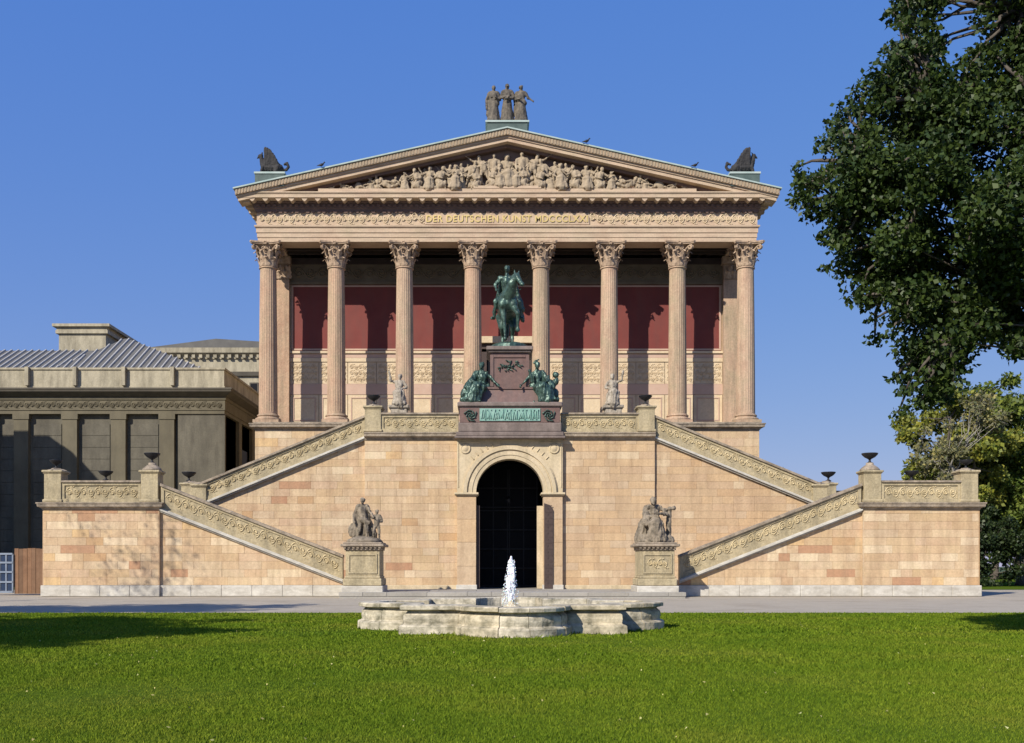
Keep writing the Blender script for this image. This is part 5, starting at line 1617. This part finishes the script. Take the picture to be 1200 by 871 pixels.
# roofs
def seamed(v, n, name, along):
    """roof plane v: eave-left, eave-right, top-right, top-left with n raised seams from eave to top"""
    A, B, Cc, D_ = [Vector(p) for p in v]
    b = MB(); b.add([A, B, Cc, D_], [(0, 1, 2, 3)])
    o = op(b, name, M['zinc'])
    s = MB()
    nr = (B - A).cross(D_ - A).normalized()
    w = (B - A).normalized() * .085
    for i in range(1, n):
        # seams run straight back from the eave, ending on the sloping hips
        p = A.lerp(B, i / n)
        up = Vector((0, (Cc - B).y if abs((Cc - B).y) > 0 else 1, 0))
        # direction of steepest slope in the plane
        g = Vector((0, 0, 1)) - nr * nr.z
        g.normalize()
        tmax = 1e9
        for (E, F) in ((B, Cc), (Cc, D_), (D_, A)):
            e = F - E
            if e.length < 1e-6: continue
            nn = e.cross(nr)
            den = nn.dot(g)
            if den > 1e-9:
                t = nn.dot(E - p) / den
                if t > 1e-4: tmax = min(tmax, t)
        if tmax > 1e8 or tmax < .3: continue
        q = p + g * tmax
        off = nr * .12
        s.add([p - w, p + w, q + w, q - w, p - w * .6 + off, p + w * .6 + off, q + w * .6 + off, q - w * .6 + off], [(4, 5, 6, 7), (0, 4, 7, 3), (1, 2, 6, 5), (0, 1, 5, 4)])
    s.build('roof_seams', M['seam'], o)
e0 = pzt - .3
seamed([(px(-150), LB + .5, e0), (px(75), LB + .5, e0), (px(75), 91.5, pz(411, 91.5)), (px(-150), 91.5, pz(411, 91.5))], 26, 'roof', 0)
pk = (px(150, 93), 93.0, pz(397, 93))
seamed([(px(50), LB + .45, e0 + .02), (px(246), LB + .45, e0 + .02), pk, (pk[0] - .3, pk[1], pk[2])], 22, 'roof', 0)
b = MB(); b.add([(px(246), LB + .45, e0), (px(246), DB, e0), (pk[0], DB - 6, pk[2]), pk], [(0, 1, 2, 3)])
b.add([(px(50), LB + .45, e0), (px(50), DB, e0), (pk[0] - .3, DB - 6, pk[2]), (pk[0] - .3, pk[1], pk[2])], [(3, 2, 1, 0)])
b.add([(XL, 91.5, pz(411, 91.5)), (px(75), 91.5, pz(411, 91.5)), (px(75), 98, e0), (XL, 98, e0)], [(0, 1, 2, 3)])
op(b, 'roof', M['zinc'])
cz = pz(381, 93.5)
op(MB().box(px(69, 93.5), px(124, 93.5), 93.5, 112, 18, cz - .8).box(px(66, 93.5), px(127, 93.5), 93.3, 112.2, cz - .8, cz - .5).box(px(67, 93.5), px(126, 93.5), 93.35, 112.1, cz - .5, cz - .2).box(px(63, 93.5), px(130, 93.5), 93.1, 112.3, cz - .2, cz + .05), 'attic_block', M['oldstone'])
op(MB().box(px(92, 95), px(108, 95), 95, 97, cz + .05, cz + .35), 'attic_vent', M['oldcornice'])
# unseen house added outside the frame to throw shade over the left bays
sb = thing('unseen_shade_house', 'unseen tall dark stone house added at the far left to cast shade', 'building', (-53, 69, 0))
MB().box(-62, -46.5, 68, 71.5, 0, 22.4).build('wall', M['oldwall'], sb)  # wall of the added unseen shade house
MB().prism([(-62.5, 22.4), (-46.0, 22.4), (-48.5, 24.2), (-62.5, 24.2)], 67.6, 71.9).build('roof', M['zinc'], sb)  # roof of the added unseen shade house
# block behind
far = thing('rear_stone_building', 'pale stone building with a low roof showing behind the dark wing', 'building', (-30, 112, 0))
D2 = 128.0
x0, x1 = px(150, D2), -17.0
z1 = pz(409, D2)
MB().box(x0, x1, D2, D2 + 18, 0, z1 - .5).build('wall', M['oldstone'], far)
MB().sweep([(-.3, z1 - 1.3), (.1, z1 - 1.3), (.2, z1 - .9), (.7, z1 - .6), (.8, z1), (-.3, z1 + .1)], [(x0, D2), (x1, D2), (x1, D2 + 18), (x0, D2 + 18)]).build('cornice', M['oldstone'], far)
b = MB()
for i in range(30): b.box(x0 + i * .9, x0 + i * .9 + .4, D2 - .5, D2 - .1, z1 - 1.2, z1 - .8)
b['x'] if False else tag(b.build('brackets', M['oldstone'], far), kind='stuff')
zz = pz(441, D2)
MB().sweep([(-.2, zz), (.3, zz), (.4, zz + .5), (-.2, zz + .6)], [(x0, D2), (x1, D2), (x1, D2 + 18), (x0, D2 + 18)]).build('string_course', M['oldcornice'], far)
for i in range(9):
    wx = x0 + 6 + i * 2.3
    wf = MB().box(wx, wx + 1.1, D2 - .12, D2 + .05, zz - 4.2, zz - .8).build('window', M['oldcornice'], far)
    MB().box(wx + .15, wx + .95, D2 - .15, D2 - .1, zz - 4.05, zz - .95).build('pane', M['doorglass'], wf)
MB().prism([(x0 - .8, z1), (x1, z1), (x1, z1 + .3), (px(265, D2 + 6), z1 + 1.5)], D2 + 1, D2 + 17).build('roof', M['zinc'], far)

# ------------------------------------------------------------ hoarding and painted gate at far left
hb = thing('plank_fence', 'brown upright plank fence between the gate and the stair landing', 'fence', (-26.2, 56.5, 0))
for i in range(9):
    w = .22
    x = px(17, 56.5) + i * .235
    MB().box(x, x + w, 56.5 + (.02 if i % 2 else 0), 56.56 + (.02 if i % 2 else 0), 0.05, 2.55 + .02 * math.sin(i * 5)).build('plank', M['wood'], hb)
MB().box(px(16, 56.5), px(48, 56.5), 56.6, 56.68, .5, .62).box(px(16, 56.5), px(48, 56.5), 56.6, 56.68, 2.0, 2.12).build('rail', M['wood'], hb)
gt = thing('painted_gate', 'pale blue and white paned gate at the far left edge', 'gate', (-29, 56.4, 0))
gx0, gx1 = px(-30, 56.5), px(16, 56.5) - .02
f = MB()
for i in range(7):
    x = gx0 + (gx1 - gx0) * i / 6
    f.box(x - .035, x + .035, 56.4, 56.5, 0.1, 2.25)
for z in (.1, .65, 1.2, 1.72, 2.2): f.box(gx0, gx1, 56.38, 56.398, z, z + .1)
f.build('frame', M['whitepaint'], gt)
for i in range(6):
    for j, (za, zb) in enumerate(((.2, .65), (.75, 1.2), (1.3, 1.72), (1.82, 2.2))):
        x = gx0 + (gx1 - gx0) * i / 6
        MB().box(x + .06, x + (gx1 - gx0) / 6 - .06, 56.44, 56.47, za + .01, zb - .01).build('pane', M['bluepane'], gt)

# ------------------------------------------------------------ trees
def leaves(clumps, n, size, seed, per=1.0, droop=0.3):
    """clumps: (x,y,z,r,flat). n leaves in all; each leaf a bent five-cornered blade made of two quads folded on the rib"""
    rs = np.random.RandomState(seed)
    cl = np.array([c[:4] for c in clumps], float)
    vol = cl[:, 3] ** 2.2
    cnt = np.maximum(1, (vol / vol.sum() * n)).astype(int)
    idx = np.repeat(np.arange(len(cl)), cnt)
    n = len(idx)
    d = rs.normal(size=(n, 3)); d /= np.linalg.norm(d, axis=1)[:, None]
    rad = rs.rand(n) ** .45
    p = cl[idx, :3] + d * (cl[idx, 3] * rad)[:, None] * np.array([1, 1, .75])
    a = rs.normal(size=(n, 3)); a[:, 2] -= droop; a /= np.linalg.norm(a, axis=1)[:, None]
    b = np.cross(a, rs.normal(size=(n, 3))); b /= np.linalg.norm(b, axis=1)[:, None]
    c = np.cross(a, b)
    s = size * rs.uniform(.6, 1.35, n)[:, None]
    v0 = p; v1 = p + a * s * .45 + b * s * .36 + c * s * .1; v2 = p + a * s; v3 = p + a * s * .45 - b * s * .36 + c * s * .1
    tri1 = np.stack([v0, v1, v2, v3], 1)
    return tri1.reshape(-1, 3)
def limb(mb, a, b, r0, r1, rnd, n=5, wob=.12):
    a, b = Vector(a), Vector(b); L = (b - a).length
    pts = [a.lerp(b, i / n) + (Vector((rnd.uniform(-1, 1), rnd.uniform(-1, 1), rnd.uniform(-.4, .6))) * L * wob * math.sin(math.pi * i / n)) for i in range(n + 1)]
    mb.tube(pts, [r0 + (r1 - r0) * i / n for i in range(n + 1)], 7)
    return pts
def tree(name, label, base, trunk_top, clumps, nleaf, size, mleaf, r0=.4, seed=1, mbark=None, group=None, twigs=0, cat='tree', lr=.5, lmin=0):
    rnd = random.Random(seed)
    t = thing(name, label, cat, base, group)
    mb = MB()
    B = Vector(base); T = Vector(trunk_top)
    mb.tube([B + Vector((0, 0, -.1)), B + Vector((0, 0, .3)), B.lerp(T, .5) + Vector((.15, .1, 0)), T], [r0 * 1.5, r0 * 1.1, r0 * .9, r0 * .7], 10)
    mb.build('trunk', mbark or M['bark'], t, True)
    lb = MB()
    big = sorted(clumps, key=lambda c: -c[3])
    hubs = big[:max(4, len(big) // 6)]
    hp = []
    for c in hubs:
        pts = limb(lb, T + Vector((0, 0, -rnd.random() * .3)), c[:3], r0 * lr, r0 * lr * .25, rnd)
        hp += pts[2:]
    for c in clumps:
        if c[3] < lmin: continue
        q = min(hp, key=lambda p: (p - Vector(c[:3])).length)
        if (q - Vector(c[:3])).length > .05:
            limb(lb, q, c[:3], r0 * .12, r0 * .03, rnd, 4)
        for k in range(twigs):
            d = Vector((rnd.uniform(-1, 1), rnd.uniform(-1, 1), rnd.uniform(-.5, 1))).normalized() * c[3] * 1.25
            limb(lb, c[:3], Vector(c[:3]) + d, r0 * .035, r0 * .012, rnd, 3)
    lb.build('branches', mbark or M['bark'], t, True)
    V = leaves(clumps, nleaf, size, seed) - np.array(base)
    link('crown', tri_mesh('crown', V, 4, mleaf), t)
    return t

# near tree at the right: its crown hangs into the picture
def inside(poly, x, y):
    c = False
    for i in range(len(poly)):
        (x1, y1), (x2, y2) = poly[i], poly[i - 1]
        if (y1 > y) != (y2 > y) and x < (x2 - x1) * (y - y1) / (y2 - y1) + x1: c = not c
    return c
def near_tree():
    rnd = random.Random(12)
    # silhouette of the crown seen square-on at 21.5 m, in metres (x, z); goes on outside the picture to a full crown
    D = 20.4
    w = lambda x, y: ((x - 575) / 1200 * D + CX, EYE + (663 - y) / 1200 * D)
    outl = [w(1112, -60), w(1080, -90), w(1058, -40), w(1052, 10), w(1046, 50), w(1050, 92), w(1020, 92), w(990, 130), w(968, 172), w(938, 208), w(944, 238), w(966, 275), w(984, 325), w(1016, 368), w(1036, 400), w(1046, 440), w(1060, 474), w(1084, 482),
            w(1112, 462), w(1140, 434), w(1170, 414), w(1204, 404), w(1320, 400), w(1460, 380), w(1560, 300), w(1600, 180), w(1580, 40), w(1500, -90), w(1380, -170), w(1260, -170), w(1190, -110), w(1155, -60), w(1148, 0), w(1142, 62), w(1122, 76), w(1106, 50), w(1104, 0)]
    xs = [p[0] for p in outl]; zs = [p[1] for p in outl]
    cl = []
    tries = 0
    while len(cl) < 820 and tries < 20000:
        tries += 1
        x, z = rnd.uniform(min(xs), max(xs)), rnd.uniform(min(zs), max(zs))
        if not inside(outl, x, z): continue
        # how deep the crown is here
        edge = min(math.hypot(x - px_, z - pz_) for px_, pz_ in outl)
        dep = min(3.2, .35 + edge * .75)
        y = D + rnd.uniform(-dep, dep)
        # keep the real position: shift x,z with y so that the crown is a rounded mass about its own centre
        r = rnd.uniform(.3, .62) if edge > .6 else rnd.uniform(.18, .34)
        f = y / D
        cl.append((CX + (x - CX) * (1 + (f - 1) * .9), y, EYE + (z - EYE) * (1 + (f - 1) * .9), r))
    extra = 0
    while extra < 100:
        x, z = rnd.uniform(min(xs), w(1230, 0)[0]), rnd.uniform(w(0, 500)[1], w(0, -40)[1])
        if not inside(outl, x, z): continue
        if min(math.hypot(x - px_, z - pz_) for px_, pz_ in outl) > 1.3: continue
        y = D + rnd.uniform(-.8, .8); f = y / D
        cl.append((CX + (x - CX) * f, y, EYE + (z - EYE) * (1 + (f - 1) * .9), rnd.uniform(.2, .34))); extra += 1
    for a, b_ in zip(outl[:22], outl[1:23]):
        L = math.hypot(b_[0] - a[0], b_[1] - a[1])
        n = max(1, int(L / .32))
        for i in range(n):
            t = (i + rnd.random()) / n
            cl.append((a[0] + (b_[0] - a[0]) * t + rnd.uniform(-.24, .2), D + rnd.uniform(-.7, .7), a[1] + (b_[1] - a[1]) * t + rnd.uniform(-.2, .2), rnd.uniform(.12, .28)))
    tree('broadleaf_tree', 'dark green broadleaf tree whose branches hang in at the upper right', (14.8, 22.0, 0), (14.6, 21.9, 5.5), cl, 215000, .11, M['leaf'], r0=.5, seed=5, lr=.12, lmin=.12)
near_tree()

def blob_clumps(cx, cy, cz, rx, ry, rz, n, r, seed, surf=.6):
    rnd = random.Random(seed); o = []
    while len(o) < n:
        d = Vector((rnd.gauss(0, 1), rnd.gauss(0, 1), rnd.gauss(0, 1))).normalized()
        t = rnd.random() ** (1 - surf * .8)
        o.append((cx + d.x * rx * t, cy + d.y * ry * t, cz + d.z * rz * t, r * rnd.uniform(.55, 1.3)))
    return o
# background trees beyond the right landing
tree('broadleaf_tree', 'yellow green tree with greyish thin outer twigs beyond the right landing', (34.5, 82, 0), (34.7, 82, 6.5),
     blob_clumps(36.2, 82, 10.8, 4.4, 4.5, 6.0, 100, 1.0, 2), 26000, .34, M['leaf_yellow'], r0=.4, seed=21, group='trees beyond the right landing', twigs=3)
tree('broadleaf_tree', 'sparse grey twiggy tree top showing left of the yellow green crown', (34.2, 78, 0), (34.0, 78, 6.5),
     blob_clumps(33.6, 78, 9.8, 2.2, 2.5, 3.2, 26, .75, 6) + blob_clumps(36.5, 78, 13.6, 2.2, 2, 2.2, 16, .8, 7), 3200, .26, M['leaf_grey'], r0=.26, seed=22, mbark=M['bark_pale'], group='trees beyond the right landing', twigs=9)
tree('broadleaf_tree', 'bushy mid green tree at the right edge behind the museum lawn', (42.5, 84, 0), (42.3, 84, 6),
     blob_clumps(42, 84, 10.2, 5.2, 5, 7.2, 110, 1.1, 3), 30000, .34, M['leaf_mid'], r0=.42, seed=23, group='trees beyond the right landing', twigs=2)
tree('broadleaf_tree', 'tall yellowing tree mostly outside the right edge of the view', (50, 80, 0), (50, 80, 7),
     blob_clumps(49.5, 80, 12, 5.5, 5, 7.5, 90, 1.15, 4), 18000, .36, M['leaf_yellow'], r0=.42, seed=24, group='trees beyond the right landing')
tree('shrub', 'dark bushy undergrowth below the trees beside the right landing', (37, 79.5, 0), (37, 79.5, .8),
     blob_clumps(36.8, 79.5, 2.9, 5.2, 1.6, 3.0, 70, .8, 8), 17000, .24, M['leaf_dark'], r0=.14, seed=25, cat='shrub')
tree('broadleaf_tree', 'distant green tree top peeping over the right stair flight', (27.5, 118, 0), (27.5, 118, 6),
     blob_clumps(28, 118, 9.6, 5.6, 3, 3.4, 60, 1.1, 9), 9000, .42, M['leaf_mid'], r0=.35, seed=26, group='trees beyond the right landing')
tree('broadleaf_tree', 'distant green tree beyond the park at the right', (58, 120, 0), (58, 120, 6),
     blob_clumps(58, 120, 9, 9, 4, 7.5, 80, 1.5, 10), 10000, .5, M['leaf_mid'], r0=.4, seed=27, group='trees beyond the right landing')
# trees left of the picture whose shade falls on the lawn, the path and the landing
tree('broadleaf_tree', 'broad tree left of the view that shades the lawn', (-24.5, 13, 0), (-24.5, 13, 5),
     blob_clumps(-24.8, 13.0, 10, 7.8, 5.8, 3.8, 190, 1.2, 13), 60000, .3, M['leaf'], r0=.4, seed=31, group='trees left of the lawn')
tree('broadleaf_tree', 'thin tree left of the view that dapples the left landing', (-30, 39, 0), (-30, 39, 8),
     blob_clumps(-31.5, 38.5, 15.2, 2.6, 2.6, 4.0, 9, 1.5, 14), 900, .15, M['leaf'], r0=.3, lr=.06, seed=32, group='trees left of the lawn')
tree('broadleaf_tree', 'dense tree left of the view that shades the path', (-27.5, 28, 0), (-27.5, 28, 5),
     blob_clumps(-25, 28.0, 9.8, 8.0, 2.6, 2.8, 100, 1.0, 15), 13000, .32, M['leaf'], r0=.35, seed=33, group='trees left of the lawn')
# strip of lawn beyond the path on the right
struct('far_lawn', MB().add([(27, 69.0, -.012), (80, 69.0, -.012), (80, 140, -.012), (27, 140, -.012)], [(0, 1, 2, 3)]), M['earth'])
